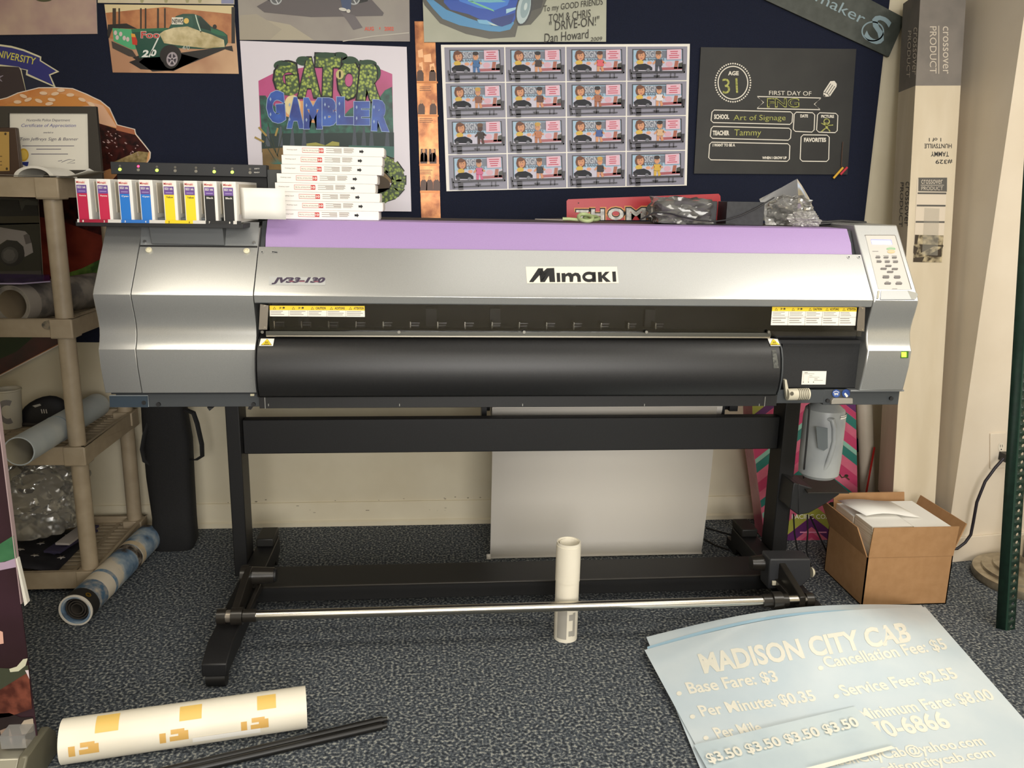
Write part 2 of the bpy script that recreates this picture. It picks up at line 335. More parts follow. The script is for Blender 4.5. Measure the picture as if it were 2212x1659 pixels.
# 6 alligator lettering poster
b, A = poster([(72, 347), (1495, 400), (1535, 1805), (170, 1790)], zoom=Z2, base='#e6e0ea')
mag = noisy('magenta_print', '#a83368', '#c24a86', 6, .35); leaf = noisy('forest_print', '#0d3b34', '#1d6a56', 45, .4, detail=4); mud = noisy('mud_print', '#6d5526', '#8a6c34', 20, .4)
A.poly([(230, 690), (370, 620), (700, 560), (1000, 560), (1270, 590), (1372, 632), (1380, 1100), (245, 1100)], mag, 1)
A.poly([(520, 860), (820, 860), (860, 1010), (640, 1100), (420, 1000)], K('#e9a76c', .4), 2); A.ell(520, 900, 70, 90, K('#ecd9a2', .4), 3)
A.poly([(238, 815), (290, 815), (320, 860), (370, 905), (420, 980), (600, 1030), (760, 1060), (850, 1050), (930, 1020), (1010, 930), (1100, 880), (1250, 850), (1310, 770), (1370, 740), (1388, 1340), (268, 1350), (250, 1000)], leaf, 4)
A.poly([(255, 1140), (1386, 1130), (1388, 1280), (260, 1300)], K('#0b2b28', .45), 5)
for x in (310, 420, 520, 620, 775, 1050, 1130, 1195, 1330): A.poly([(x-7, 1080), (x+7, 1080), (x+20, 1250), (x-22, 1250)], K('#4c5560', .5), 6)
A.poly([(262, 1270), (600, 1250), (1388, 1260), (1388, 1440), (1390, 1560), (275, 1560)], mud, 6); A.poly([(1000, 1240), (1388, 1250), (1388, 1345), (1000, 1340)], K('#1f6458', .4), 7)
A.poly([(640, 1225), (720, 1215), (800, 1240), (860, 1205), (920, 1215), (920, 1245), (640, 1245)], K('#a8a447', .4), 7)
cat = K('#a98e48', .5)
for p_ in ([(232, 1085), (300, 1160)], [(198, 1170), (278, 1212)], [(395, 1092), (375, 1160)]): A.stroke(p_, 16, cat, 8)
for p_ in ([(300, 1160), (400, 1340)], [(278, 1212), (380, 1380)], [(310, 1050), (380, 1300)], [(440, 1120), (390, 1330)]): A.stroke(p_, 7, K('#2c3a24', .5), 8)
for k in range(11): A.poly([(355+k*8, 1400), (300+k*14, 1330+abs(k-5)*10), (363+k*8, 1400)], K('#2f7f74', .4), 9)
tailp = [(1150, 1360), (1260, 1375), (1360, 1420), (1425, 1500), (1430, 1580), (1380, 1650), (1290, 1690), (1190, 1700)]
tw = [80, 120, 130, 120, 108, 95, 75, 50]
scale_ = noisy('alligator_print', '#93aa3c', '#2c4417', 100, .4, voro=True, lo=.25, hi=.62)
for i in range(len(tailp)-1):
    (x0, y0), (x1, y1) = tailp[i], tailp[i+1]; L = math.hypot(x1-x0, y1-y0); nx, ny = -(y1-y0)/L, (x1-x0)/L
    for wf, mm, ly in ((.57, INK, 8), (.5, scale_, 9)):
        A.poly([(x0+nx*tw[i]*wf, y0+ny*tw[i]*wf), (x1+nx*tw[i+1]*wf, y1+ny*tw[i+1]*wf), (x1-nx*tw[i+1]*wf, y1-ny*tw[i+1]*wf), (x0-nx*tw[i]*wf, y0-ny*tw[i]*wf)], mm, ly)
for x, y in tailp[1:-1]: A.ell(x, y, 50, 50, scale_, 10)
A.ell(1250, 1580, 105, 80, K('#46351d', .5), 7)
A.poly([(900, 1640), (1400, 1600), (1535, 1805), (170, 1790), (600, 1700)], K('#e6e0ea', .35), 7)
green = noisy('alligator_letters', '#a9bd4c', '#33501a', 95, .4, voro=True, lo=.25, hi=.62); moss = K('#22452c', .5)
for x, y, w_, h_ in ((430, 560, 70, 45), (620, 520, 70, 40), (800, 490, 100, 44), (920, 480, 70, 36), (1010, 540, 80, 60), (1160, 545, 80, 36), (1230, 620, 44, 70)): A.ell(x, y, w_, h_, moss, 8)
for kk, (ch, x0, x1, y0, y1, r_) in enumerate((('G', 372, 590, 530, 838, 6), ('A', 560, 768, 485, 838, 0), ('T', 700, 930, 450, 828, -2), ('O', 890, 1095, 505, 850, -3), ('R', 1062, 1285, 515, 860, -6))):
    A.text(ch, x0-6, y1+6, x1-x0+12, y1-y0+12, INK, 9+kk*.4, rot=r_, bold=.11); A.text(ch, x0+9, y1-9, x1-x0-18, y1-y0-18, green, 9.2+kk*.4, rot=r_, bold=.085)
for x, y, w_, h_ in ((450, 545, 60, 18), (610, 500, 50, 20), (800, 470, 90, 24), (930, 470, 50, 20), (1000, 525, 60, 22), (1150, 532, 70, 20)): A.ell(x, y, w_, h_, moss, 11.4)
A.ell(925, 635, 34, 42, K('#c9c07a', .4), 11.7); A.ell(925, 635, 9, 30, INK, 12)
lb = K('#9cb4d8', .4); bl = noisy('blue_letters_print', '#15308a', '#2a5fc0', 12, .35)
for kk, (ch, x0, x1, y0, y1, r_) in enumerate((('G', 305, 470, 775, 1062, 4), ('A', 468, 625, 825, 1100, 0), ('M', 612, 780, 830, 1105, 0), ('B', 770, 905, 830, 1078, 0), ('L', 893, 1052, 822, 1068, 0), ('E', 1040, 1185, 862, 1072, 0), ('R', 1188, 1350, 845, 1120, -3))):
    A.text(ch, x0, y1, x1-x0, y1-y0, lb, 12.3+kk*.4, rot=r_, bold=.09); A.text(ch, x0+5, y1-5, x1-x0-10, y1-y0-10, bl, 12.5+kk*.4, rot=r_, bold=.072)
    for q in (.25, .7): A.poly([(x0+28, y0+(y1-y0)*q-18), (x0+36, y0+(y1-y0)*q), (x0+28, y0+(y1-y0)*q+18), (x0+20, y0+(y1-y0)*q)], lb, 15.4)
pin(b, 'lettering_poster', 'white poster with green alligator scale and blue lettering over a swamp', 'poster')
# 7 copper foil photo strip
copper = noisy('copper_foil', '#7a4522', '#b97d4a', 22, .3, .45, .25, 4)
b, A = poster([(1562, 182), (1735, 182), (1785, 1860), (1620, 1860)], zoom=Z2, th=.002, base=copper, y=3.2572)
sep = K('#3d2414', .35, .3); mid = K('#8a5426', .3, .5)
for y0, pts in ((695, (1610, 1715)), (980, (1620, 1720)), (1400, (1640, 1720)), (1630, (1640, 1690, 1750))):
    A.poly([(1565+(y0-180)*.03, y0), (1750+(y0-180)*.02, y0), (1750+(y0-180)*.02, y0+16), (1565+(y0-180)*.03, y0+16)], mid, 1)
    for x in pts: A.poly([(x-30, y0-4), (x-26, y0-80), (x-8, y0-100), (x+12, y0-98), (x+30, y0-70), (x+30, y0-4)], sep, 2); A.ell(x, y0-112, 13, 18, K('#9c6a3d', .35, .3), 3)
for x in (1625, 1660, 1695, 1730): A.poly([(x-16, 1380), (x-10, 1270), (x+10, 1270), (x+16, 1380)], sep, 2)
for x, y, w_ in ((1590, 430, 40), (1640, 470, 60), (1690, 550, 40), (1600, 540, 30)): A.poly([(x, y), (x+w_, y-12), (x+w_+8, y+60), (x+6, y+60)], K('#dba675', .35, .2), 2)
for y in (730, 1000, 1440): A.lines(1605, y+10, 1725, y+55, 3, sep, 2, .3)
pin(b, 'foil_print', 'narrow copper coloured strip of old group photos to the right of the alligator poster', 'print')
# 8 sheet of sixteen billboard cartoons
b, A = poster([(187, 345), (2106, 338), (2082, 1430), (230, 1474)], zoom=Z3, base='#f3efe6')
def mapc(u, v, c=((187, 345), (2106, 338), (2082, 1430), (230, 1474))):
    (x0, y0), (x1, y1), (x2, y2), (x3, y3) = c
    return (x0*(1-u)*(1-v)+x1*u*(1-v)+x2*u*v+x3*(1-u)*v, y0*(1-u)*(1-v)+y1*u*(1-v)+y2*u*v+y3*(1-u)*v)
lav = K('#8b8a9c', .4); frm = K('#2a2732', .4); ltb = K('#9fc3dd', .4); skin = K('#d89a72', .5); pinkb = K('#e3bccd', .4); redt = K('#c8435c', .5)
figs = ['#3e6fa8', '#3b2a26', '#e0606a', '#3a3f4c', '#8a5c4c', '#5a3a34', '#a8684a', '#e8e4e8', '#2c211f', '#c07c5a', '#3e5c9c', '#d9b48c', '#d86a94', '#26303c', '#23252e', '#d8b040']
for i in range(16):
    r_, c_ = divmod(i, 4); u0, v0 = .013+c_*.2455, .018+r_*.2455; us, vs = .2405, .2385
    fade = i in (2, 3)
    def M(u, v): return mapc(u0+u*us, v0+v*vs)
    def pl(pts, mm, l): A.poly([M(*q) for q in pts], mm, l)
    def el(u, v, ru, rv, mm, l, n=12): A.poly([M(u+ru*cos(2*pi*k/n), v+rv*sin(2*pi*k/n)) for k in range(n)], mm, l)
    pl([(0, 0), (1, 0), (1, 1), (0, 1)], lav, 1)
    pl([(.08, .07), (.93, .07), (.94, .75), (.08, .75)], frm, 2)
    pl([(.1, .1), (.91, .1), (.92, .72), (.1, .72)], ltb, 3)
    pl([(.22, .12), (.8, .12), (.8, .34), (.22, .34)], K('#6d7484', .4), 4)
    p0, p1 = M(.3, .31), M(.58, .13); A.text('SIGNS', p0[0], p0[1], (p1[0]-p0[0]), (p0[1]-p1[1]), K('#b9bcc6', .4), 5, bold=.02)
    p0, p1 = M(.28, .41), M(.62, .35); A.text('& BANNERS', p0[0], p0[1], (p1[0]-p0[0]), (p0[1]-p1[1]), K('#3a3c48', .4), 5, bold=.02)
    pl([(.12, .45), (.92, .42), (.92, .72), (.1, .72)], K('#c8c4d6', .4), 5)
    pl([(.55, .62), (.92, .6), (.92, .68), (.58, .7)], K('#a8525a', .4), 6); pl([(.8, .42), (.86, .42), (.84, .66), (.78, .66)], K('#a85a40', .4), 6); pl([(.86, .5), (.92, .47), (.92, .66), (.85, .66)], K('#35382c', .4), 6)
    el(.37, .48, .04, .05, K('#e0a07c', .4), 6); el(.7, .52, .06, .08, K('#d8a8b8', .4), 6)
    el(.225, .27, .085, .17, K('#6d3f26', .5), 7); el(.235, .27, .058, .13, skin, 8); el(.215, .16, .06, .06, K('#6d3f26', .5), 9)
    el(.215, .25, .008, .014, frm, 9, 6); el(.255, .25, .008, .014, frm, 9, 6); el(.237, .345, .02, .012, K('#a8384a', .4), 9, 6)
    el(.21, .46, .06, .07, K('#dcb84a', .5), 8)
    pl([(.11, .6), (.17, .52), (.3, .5), (.38, .56), (.42, .62), (.42, .7), (.12, .68)], K('#1a1d28', .6), 10); el(.35, .69, .03, .05, K('#6b6e78', .4), 11); el(.16, .68, .03, .05, K('#14141a', .4), 11)
    fx = .52+.02*((i*7) % 3); fc = K(figs[i], .5); fs = skin if i != 8 else K('#4a2c22', .5)
    pl([(fx-.05, .38), (fx+.06, .38), (fx+.07, .55), (fx+.05, .58), (fx-.05, .57)], fc, 12)
    pl([(fx-.05, .56), (fx+.0, .57), (fx-.01, .72), (fx-.05, .72)], fs if i % 3 else fc, 12); pl([(fx+.01, .57), (fx+.05, .57), (fx+.07, .71), (fx+.03, .73)], fs if i % 3 else fc, 12)
    pl([(fx-.05, .4), (fx-.1, .5), (fx-.08, .53), (fx-.04, .47)], fs, 12); pl([(fx+.06, .4), (fx+.11, .47), (fx+.09, .5), (fx+.05, .47)], fs, 12)
    el(fx, .27, .045, .1, fs, 13); el(fx, .18, .05, .06, K(('#2a1c18', '#17141a', '#4a2a20', '#6b4a30', '#c9a04a')[i % 5], .5), 14)
    el(fx-.016, .26, .007, .012, frm, 14, 6); el(fx+.016, .26, .007, .012, frm, 14, 6)
    pl([(.66, .09), (.9, .08), (.905, .38), (.66, .39)], pinkb, 15)
    for k in range(4):
        q = .04*random.random(); pl([(.69+q, .135+k*.06), (.87-q, .13+k*.06), (.87-q, .155+k*.06), (.69+q, .16+k*.06)], redt, 16)
    pl([(.06, .76), (.97, .74), (.97, .775), (.06, .8)], frm, 17); pl([(.08, .9), (.86, .88), (.86, .915), (.08, .935)], frm, 17)
    pl([(.15, .78), (.24, .78), (.24, 1), (.16, 1)], frm, 17); pl([(.04, .66), (.065, .66), (.1, .96), (.06, .96)], frm, 17); pl([(.45, .84), (.55, .84), (.54, .9), (.46, .9)], frm, 17)
    for q in (.5, .73, .8): pl([(q, .78), (q+.012, .78), (q+.005, .93), (q-.006, .93)], frm, 17)
    pl([(.93, .52), (.985, .52), (.97, .78), (.95, .78)], frm, 17)
pin(b, 'cartoon_sheet', 'white sheet of sixteen small billboard cartoons in a grid', 'poster')
# 9 chalkboard print
Z4 = (1480, 0, 3.022)
b, A = poster([(103, 308), (1118, 320), (1060, 1140), (58, 1133)], zoom=Z4, th=.006, side='#26251f', base=noisy('chalkboard_print', '#232322', '#2b2b29', 9, .55), y=3.2555)
ch = K('#e9e3d6', .7); cg = noisy('yellow_chalk', '#8f934c', '#c8c878', 160, .9)
def ring(cx, cy, rx, ry, wd, mm, l, n=40): A.stroke([(cx+rx*cos(2*pi*k/n), cy+ry*sin(2*pi*k/n)) for k in range(n)], wd, mm, l, True)
ring(312, 540, 97, 107, 7, ch, 2)
for k in range(48): A.ell(312+115*cos(2*pi*k/48), 540+125*sin(2*pi*k/48), 5.5, 5.5, ch, 2, 8)
A.text('AGE', 280, 492, 70, 28, ch, 2, bold=.04); A.text('31', 246, 612, 100, 98, cg, 3, rot=3)
A.text('FIRST DAY OF', 548, 620, 276, 28, ch, 2, rot=-1)
A.stroke([(470, 630), (888, 640), (843, 680), (882, 716), (468, 708), (512, 668)], 6, ch, 2, True)
A.text('FNG', 535, 702, 210, 62, cg, 3, bold=.03); A.text('FNG', 541, 696, 198, 50, K('#2b2b29', .8), 4)
def rr(x0, y0, x1, y1, sl=0): 
    q = 14; A.stroke([(x0+q, y0), (x1-q, y0+sl), (x1, y0+q+sl), (x1-4, y1-q), (x1-q-4, y1), (x0+q-6, y1-sl), (x0-6, y1-q-sl), (x0, y0+q)], 6, ch, 2, True)
rr(175, 718, 702, 812, 12); rr(170, 825, 692, 915, 12); rr(160, 928, 684, 1053, 10); rr(712, 732, 846, 862, 4); rr(864, 736, 997, 866, 4); rr(757, 880, 941, 1054, 2)
for t_, x, y, w_, h_ in (('SCHOOL', 189, 778, 98, 32), ('TEACHER', 180, 884, 108, 32), ('I WANT TO BE A', 180, 957, 146, 20), ('WHEN I GROW UP', 503, 1039, 160, 18), ('DATE', 752, 767, 50, 20), ('PICTURE', 888, 770, 84, 20), ('FAVORITES', 776, 927, 144, 28)):
    A.text(t_, x, y, w_, h_, ch, 3, bold=.045)
A.text('Art of Signage', 316, 796, 340, 46, cg, 3); A.text('Tammy', 318, 898, 176, 54, cg, 3, sk=4)
ring(924, 794, 18, 18, 6, cg, 3, 16); A.stroke([(924, 812), (924, 840)], 16, cg, 3); A.stroke([(888, 804), (924, 820), (966, 816)], 6, cg, 3)
A.stroke([(888, 860), (915, 838)], 7, cg, 3); A.stroke([(946, 858), (930, 838)], 7, cg, 3); A.stroke([(912, 800), (924, 804), (936, 800)], 3, cg, 4)
A.poly([(902, 600), (948, 530), (975, 528), (990, 548), (988, 566), (945, 630), (903, 632)], ch, 2)
for k in range(3): A.stroke([(913+k*14, 604+k*6), (951+k*13, 546+k*8)], 4, K('#2b2b29', .8), 3)
A.poly([(903, 632), (906, 616), (920, 628)], K('#2b2b29', .8), 3)
A.stroke([(900, 600), (930, 612), (944, 630)], 4, K('#2b2b29', .8), 3)
cb = pin(b, 'chalkboard_print', 'black chalkboard style print filled in with yellow chalk handwriting', 'chalkboard')
b = MB(); A = Art(b, (0, 3.2445, 0), zoom=Z4)
b.path([A.w(1030, 925), A.w(1024, 1000), A.w(1020, 1080), A.w(1030, 1100)], .0016, K('#5b4438', .8), 6); b.build('string', cb)
b = MB(); b.tube(A.w(1030, 1094), A.w(968, 1164), .0045, K('#e2b13c', .7), 12); b.build('chalk', cb, 'yellow chalk stick')
b = MB(); b.tube(A.w(1058, 1092), A.w(1014, 1140), .0045, K('#c8384a', .7), 12); b.build('chalk', cb, 'red chalk stick')
# 10 slate plaque
slate = noisy('slate', '#3b403a', '#4a4f49', 26, .45, 0, .35, 5); slb = K('#8fa5ad', .4)
b, A = poster([(300, -140), (900, -165), (1440, 120), (1330, 372), (525, 0)], zoom=Z4, th=.012, side='#33352f', base=slate, y=3.258)
A.text('signmaker', 645, -70, 560, 95, slb, 3, rot=-26.5); A.text('S', 1158, 250, 130, 190, slb, 3, rot=-27, bold=.01)
ring(1225, 205, 70, 62, 9, slb, 3, 30)
pin(b, 'slate_plaque', 'dark slate plaque with pale blue lettering tilted at the top right of the board', 'sign')
# 11 university ribbon cutout
b, A = poster([(-120, 395), (0, 378), (100, 392), (200, 420), (350, 482), (348, 515), (505, 612), (428, 642), (474, 745), (330, 760), (215, 775), (0, 860), (-120, 860)], zoom=Z1, base='#ded8b6')
A.poly([(-120, 412), (0, 394), (100, 408), (200, 436), (340, 493), (338, 520), (480, 608), (416, 636), (455, 728), (235, 628), (238, 596), (180, 584), (160, 570), (0, 550), (-120, 560)], K('#282a78', .4), 2)
A.poly([(182, 590), (225, 600), (220, 640), (470, 745), (330, 750), (222, 772)], K('#0e1630', .6), 2)
A.poly([(-120, 572), (0, 565), (160, 572), (175, 600), (218, 772), (0, 855), (-120, 860)], K('#33262a', .4), 3)
A.text('UNIVERSITY', -75, 475, 380, 62, K('#d6cf5a', .4), 4, rot=-12, bold=.01)
A.stroke([(-20, 660), (28, 645), (-6, 668), (18, 695), (-12, 680)], 5, K('#c8c0d8', .5), 4)
pin(b, 'ribbon_cutout', 'cut out emblem with a blue ribbon reading in yellow above the hamburger cutout', 'sign')
# 12 hamburger cutout
bun = noisy('bun_print', '#c97c38', '#e7ab73', 9, .4); meat = noisy('patty_print', '#1c0a0a', '#4a1c18', 45, .3); white_ = K('#eee2d6', .5)
outl = [(-200, 900), (-20, 850), (60, 830), (150, 790), (330, 745), (480, 743), (620, 752), (740, 800), (790, 825), (855, 855), (935, 920), (1000, 1062), (1150, 1100), (1160, 1142), (1240, 1240), (1285, 1300), (1282, 1350), (1255, 1395), (1280, 1600), (1230, 1900), (1180, 2200), (1000, 2540), (810, 2788), (0, 3210), (-200, 3300)]
b, A = poster(outl, zoom=Z1, th=.006, base=white_, y=3.2545)
cx_, cy_ = 500, 1700
inn = [(x+(cx_-x)*.008, y+(cy_-y)*.008) for x, y in outl]
A.poly(inn, bun, 1)
A.poly([(-200, 1010), (300, 880), (620, 830), (880, 900), (985, 1062), (1000, 1090), (820, 1050), (-200, 1150)], K('#e5b594', .4), 2)
A.poly([(20, 905), (280, 830), (520, 800), (700, 830), (760, 900), (500, 930), (120, 960)], K('#d58e45', .4), 3)
A.poly([(-200, 1150), (820, 1045), (1000, 1100), (1150, 1145), (1270, 1290), (1240, 1390), (1100, 1480), (1260, 1600), (1215, 1900), (1170, 2190), (990, 2530), (800, 2775), (0, 3195), (-200, 3280)], meat, 4)
A.poly([(950, 1390), (1180, 1290), (1265, 1300), (1250, 1380), (1100, 1440)], noisy('olive_print', '#7a683c', '#b09a6a', 60, .4), 5)
A.poly([(995, 1070), (1145, 1105), (1150, 1150), (990, 1110)], K('#b06a48', .4), 5); A.poly([(860, 1470), (940, 1440), (1000, 1490), (900, 1600)], K('#c08a5a', .4), 6)
A.poly([(-200, 1750), (500, 1880), (900, 2020), (1160, 1900), (1120, 2140), (700, 2380), (-200, 2300)], noisy('tomato_print', '#5c1e15', '#833424', 12, .3), 5)  # tomato reds darkened in colour to imitate the shade there
A.poly([(480, 2360), (700, 2290), (880, 2200), (1080, 2120), (1060, 2240), (820, 2340), (560, 2400)], noisy('lettuce_print', '#35501f', '#6d8a3a', 30, .4), 6)
A.poly([(-200, 2380), (500, 2420), (1000, 2300), (900, 2420), (500, 2520), (-200, 2700)], K('#a8604a', .4), 6)
A.poly([(-200, 2560), (400, 2480), (1000, 2480), (800, 2775), (0, 3195), (-200, 3280)], noisy('lower_meat_print', '#2c0d0e', '#4a1616', 10, .3), 7)
A.poly([(-200, 2900), (200, 2700), (420, 2760), (140, 3000), (-200, 3150)], K('#28381c', .5), 8)
for x, y, r_ in ((200, 820, 20), (370, 795, 5), (470, 800, -10), (240, 850, -20), (440, 850, 10), (600, 810, 0), (330, 860, 20), (520, 770, 0), (700, 850, 20), (150, 870, 0), (420, 885, -8), (780, 890, 30)): A.ell(x, y, 34, 15, K('#efcfae', .4), 9, 14, r_)
for k in range(40):
    x, y = random.uniform(830, 1200), random.uniform(1090, 1330)
    if y > 1080+(x-830)*.35: A.ell(x, y, random.uniform(4, 14), random.uniform(3, 6), K('#b89a98', .3), 9, 8, 30)
pin(b, 'burger_cutout', 'large cut out hamburger picture standing against the board behind the tan shelf', 'cutout sign')
# ---------------------------------------------------------------- the wide format printer
silver = noisy('silver_paint', '#bbbcba', '#c2c3c1', 600, .29, .7, 0, 2)
silverL = noisy('silver_paint_flat', '#a4a7a8', '#abaeaf', 600, .42, .45, 0, 2)
dgrey = K('#3c4043', .5); dark = K('#1c1d1f', .45); matte = noisy('matte_black', '#17181a', '#1d1e20', 300, .6); satin = noisy('satin_black', '#161617', '#1b1b1c', 200, .42)
lilac = noisy('lilac_paint', '#a388bb', '#a78cbf', 500, .45); chrome = K('#c9c4b8', .24, 1.0); steel = K('#8d857a', .35, .7); purple_ink = K('#4a3a66', .5)
PR = thing('wide_format_printer', 'large silver grey and lilac wide format inkjet printer on a black stand', 'printer', (.3, 2.7, 0))
COVER = [(2.300, 1.2775), (2.1545, 1.0955), (2.149, 1.086), (2.150, 1.078), (2.157, 1.052), (2.164, 1.03), (2.168, 1.012), (2.1695, .995), (2.1671, .98), (2.1619, .965), (2.1568, .955), (2.1512, .946), (2.1542, .90), (2.170, .828)]
def cover(top, back=2.70):
    y_t = 2.300-(1.2775-top)*.8
    return [(back, .828), (back, top), (y_t, top)] + COVER[1:]
b = MB(); b.prof(cover(1.250), -.7535, -.4565, silver); lc = b.build('left_cover', PR, bevel=.0006, smooth=24)
b = MB(); b.prof(cover(1.250), -.846, -.7555, silver); b.build('end_cover', PR, bevel=.0015, seg=2, smooth=24)
b = MB(); b.prof(cover(1.2835), 1.1925, 1.3225, silver); rc = b.build('control_cover', PR, bevel=.004, seg=3, smooth=24)
SN = V((0, -1.25, 1)).normalized(); SP = V((0, 2.1545, 1.0955))   # the sloping front face
def slope(zoom=(0, 0, 1), up=.0004): 
    mb = MB(); return mb, Art(mb, SP+SN*up, SN, zoom, .0003)
# shell screws on the left cover
for x, y in ((322, 541), (533, 543)):
    b, A = slope(); c = A.w(x, y); b.lathe([(.001, 0), (.0078, 0), (.0078, .004), (.0045, .0055), (.0045, .003), (0, .003)], c, K('#e2dcc0', .4), 20, SN); b.build('screw_cap', lc)
# dark lower rails
b = MB(); XE = P(1941, 866, 'y', 2.19).x; b.box(1.10, XE, 2.19, 2.66, .782, .8265, dgrey); b.box(1.17, XE+.004, 2.175, 2.6, .824, .829, K('#8d9092', .4, .5)); lrr = b.build('base_rail', PR, bevel=.001)
b = MB(); b.box(-.826, -.455, 2.185, 2.66, .786, .8275, dgrey); b.box(-.835, -.455, 2.178, 2.6, .8225, .8275, K('#22262a', .5)); lr = b.build('base_rail', PR, bevel=.001)
b = MB(); A = Art(b, (0, 2.184, 0), zoom=(190, 460, 3.771)); A.base([(178, 1490), (487, 1490), (492, 1580), (183, 1580)], -.004, K('#2c3a46', .5)); A.stroke([(178, 1488), (488, 1488), (494, 1580)], 7, K('#9aa3a8', .4, .5), 12); b.build('end_panel', PR)
for x, y in ((312, 869), (343, 873), (548, 873), (1787, 865), (1924, 860)):
    b = MB(); A = Art(b, (0, 2.184 if x < 1000 else 2.189, 0)); b.tube(A.w(x, y), A.w(x, y)+V((0, -.006, 0)), .0055, INK, 14); b.build('knob', lr if x < 1000 else lrr)
b = MB(); A = Art(b, (0, 2.184, 0)); A.base([(541, 850), (550, 850), (550, 855), (541, 855)], -.004, K('#d8d0b0', .4)); b.build('latch', lr, bevel=.001)
b = MB(); p = P(538, 876, 'y', 2.2); b.prism([p, p+V((.012, 0, 0)), p+V((.004, 0, -.012)), p+V((-.004, 0, -.010))], (0, .02, 0), dark); b.build('catch', lr); b = MB(); p = P(447, 880, 'y', 2.2); b.prism([p, p+V((.018, 0, 0)), p+V((.006, 0, -.010))], (0, .02, 0), dark); b.build('catch', lr)
# grey bracket and shelf under the ink station
b = MB(); b.prism([P(318, 470, 'y', 2.235), P(478, 470, 'y', 2.235), P(485, 530, 'y', 2.235), P(327, 527, 'y', 2.235)], (0, .15, 0), K('#5f6264', .45, .3)); b.build('ink_bracket', PR, bevel=.0015)
b, A = slope(up=.0005)
A.poly([(306, 480), (560, 480), (556, 531), (303, 529)], silverL); A.poly([(303, 529.5), (556, 531.5), (556, 534.5), (302, 532.5)], INK, 2); b.build('seam', lc)
b, A = slope(up=.001)
for x, y in ((313, 523), (549, 525)): c = A.w(x, y); b, A = slope(up=.001); b.tube(c, c+SN*.004, .004, K('#a8a8a8', .3, .8), 14); b.build('screw', lc)
# body behind the covers
b = MB(); b.box(-.4545, 1.1905, 2.43, 2.70, .79, 1.2705, K('#3b332d', .6)); b.box(-.4545, 1.1905, 2.425, 2.43, .79, 1.2, dark); b.box(-.4545, 1.1905, 2.24, 2.43, 1.075, 1.19, dark); b.box(-.4545, 1.1905, 2.22, 2.43, .80, .962, dark); b.build('chassis', PR)
# front cover: sloping sheet with a lip
b = MB(); b.prof([(2.2405, 1.2030), (2.1545, 1.0955), (2.149, 1.086), (2.1535, 1.0675), (2.1560, 1.0675), (2.153, 1.086), (2.158, 1.095), (2.2432, 1.2015)], -.4545, 1.1905, silver); fc = b.build('front_cover', PR, bevel=.0008)
b = MB(); b.box(-.4545, 1.188, 2.1545, 2.24, 1.066, 1.07, dgrey); b.build('lip_underside', fc)
b, A = slope((1100, 380, 3.687))
A.poly([(132, 723), (858, 723), (872, 854), (142, 856)], K('#e9e2d4', .4), 1)
for q in ([(158, 845), (232, 735), (270, 735), (268, 770), (245, 800), (242, 790), (192, 846)], [(242, 790), (300, 735), (358, 733), (366, 845), (322, 845), (316, 795), (284, 845), (248, 846)], [(240, 765), (262, 738), (282, 775), (318, 740), (310, 770), (262, 838), (250, 825)],
          [(377, 772), (404, 772), (407, 844), (381, 845)],
          [(420, 845), (416, 775), (445, 773), (447, 783), (470, 770), (492, 772), (500, 782), (525, 770), (552, 774), (568, 795), (572, 844), (544, 844), (541, 805), (530, 794), (512, 800), (508, 844), (482, 844), (479, 806), (468, 795), (450, 802), (448, 845)],
          [(706, 766), (735, 764), (738, 795), (765, 764), (800, 762), (762, 800), (810, 843), (772, 844), (740, 812), (742, 844), (710, 845)], [(820, 762), (848, 761), (853, 842), (825, 843)]): A.poly(q, INK, 3)
A.stroke([(636+42*cos(k*pi/14), 804+30*sin(k*pi/14)) for k in range(28)], 24, INK, 3, True); A.poly([(658, 766), (688, 765), (692, 844), (662, 845)], INK, 3)
b.build('logo_plate', fc)
b, A = slope((540, 300, 3.687))
A.poly([(152, 1095), (600, 1104), (600, 1165), (150, 1163)], K('#bcbebd', .45, .3), 1)
pk = K('#3f3348', .5); pk2 = K('#8a4f5e', .5)
A.text('JV33-130', 172, 1158, 428, 56, pk, 3, shear=.32, bold=.055)
A.poly([(316, 1130), (350, 1130), (347, 1138), (313, 1138)], pk2, 4); A.poly([(395, 1130), (438, 1130), (436, 1138), (392, 1138)], pk2, 4); A.poly([(512, 1132), (545, 1132), (543, 1140), (509, 1140)], pk2, 4)
b.build('model_plate', fc)
b, A = slope(up=.0005)
for x, y in ((566, 544), (589, 544), (1834, 555), (1856, 555)):
    b, A = slope(up=.0005); A.ell(x, y, 4, 3.4, K('#c4c4c2', .3, .6), 2); A.ell(x, y, 1.8, 1.6, dgrey, 3)
    if x == 589: A.stroke([(590, 544), (599, 545)], 2.2, dgrey, 2)
    b.build('screw', fc)
# lilac top cover with a crease
b = MB(); b.prof([(2.42, 1.205), (2.250, 1.190), (2.268, 1.2315), (2.300, 1.2700), (2.306, 1.2712), (2.42, 1.2712)], -.441, 1.172, lilac); b.build('top_cover', PR, bevel=.001)
b = MB(); b.prof([(2.62, 1.20), (2.25, 1.19), (2.305, 1.266), (2.62, 1.27)], -.4545, -.443, dgrey); b.build('side_gap', PR)
b = MB(); b.prof([(2.62, 1.20), (2.275, 1.20), (2.315, 1.265), (2.62, 1.27)], 1.174, 1.1905, dgrey); b.build('side_gap', PR)
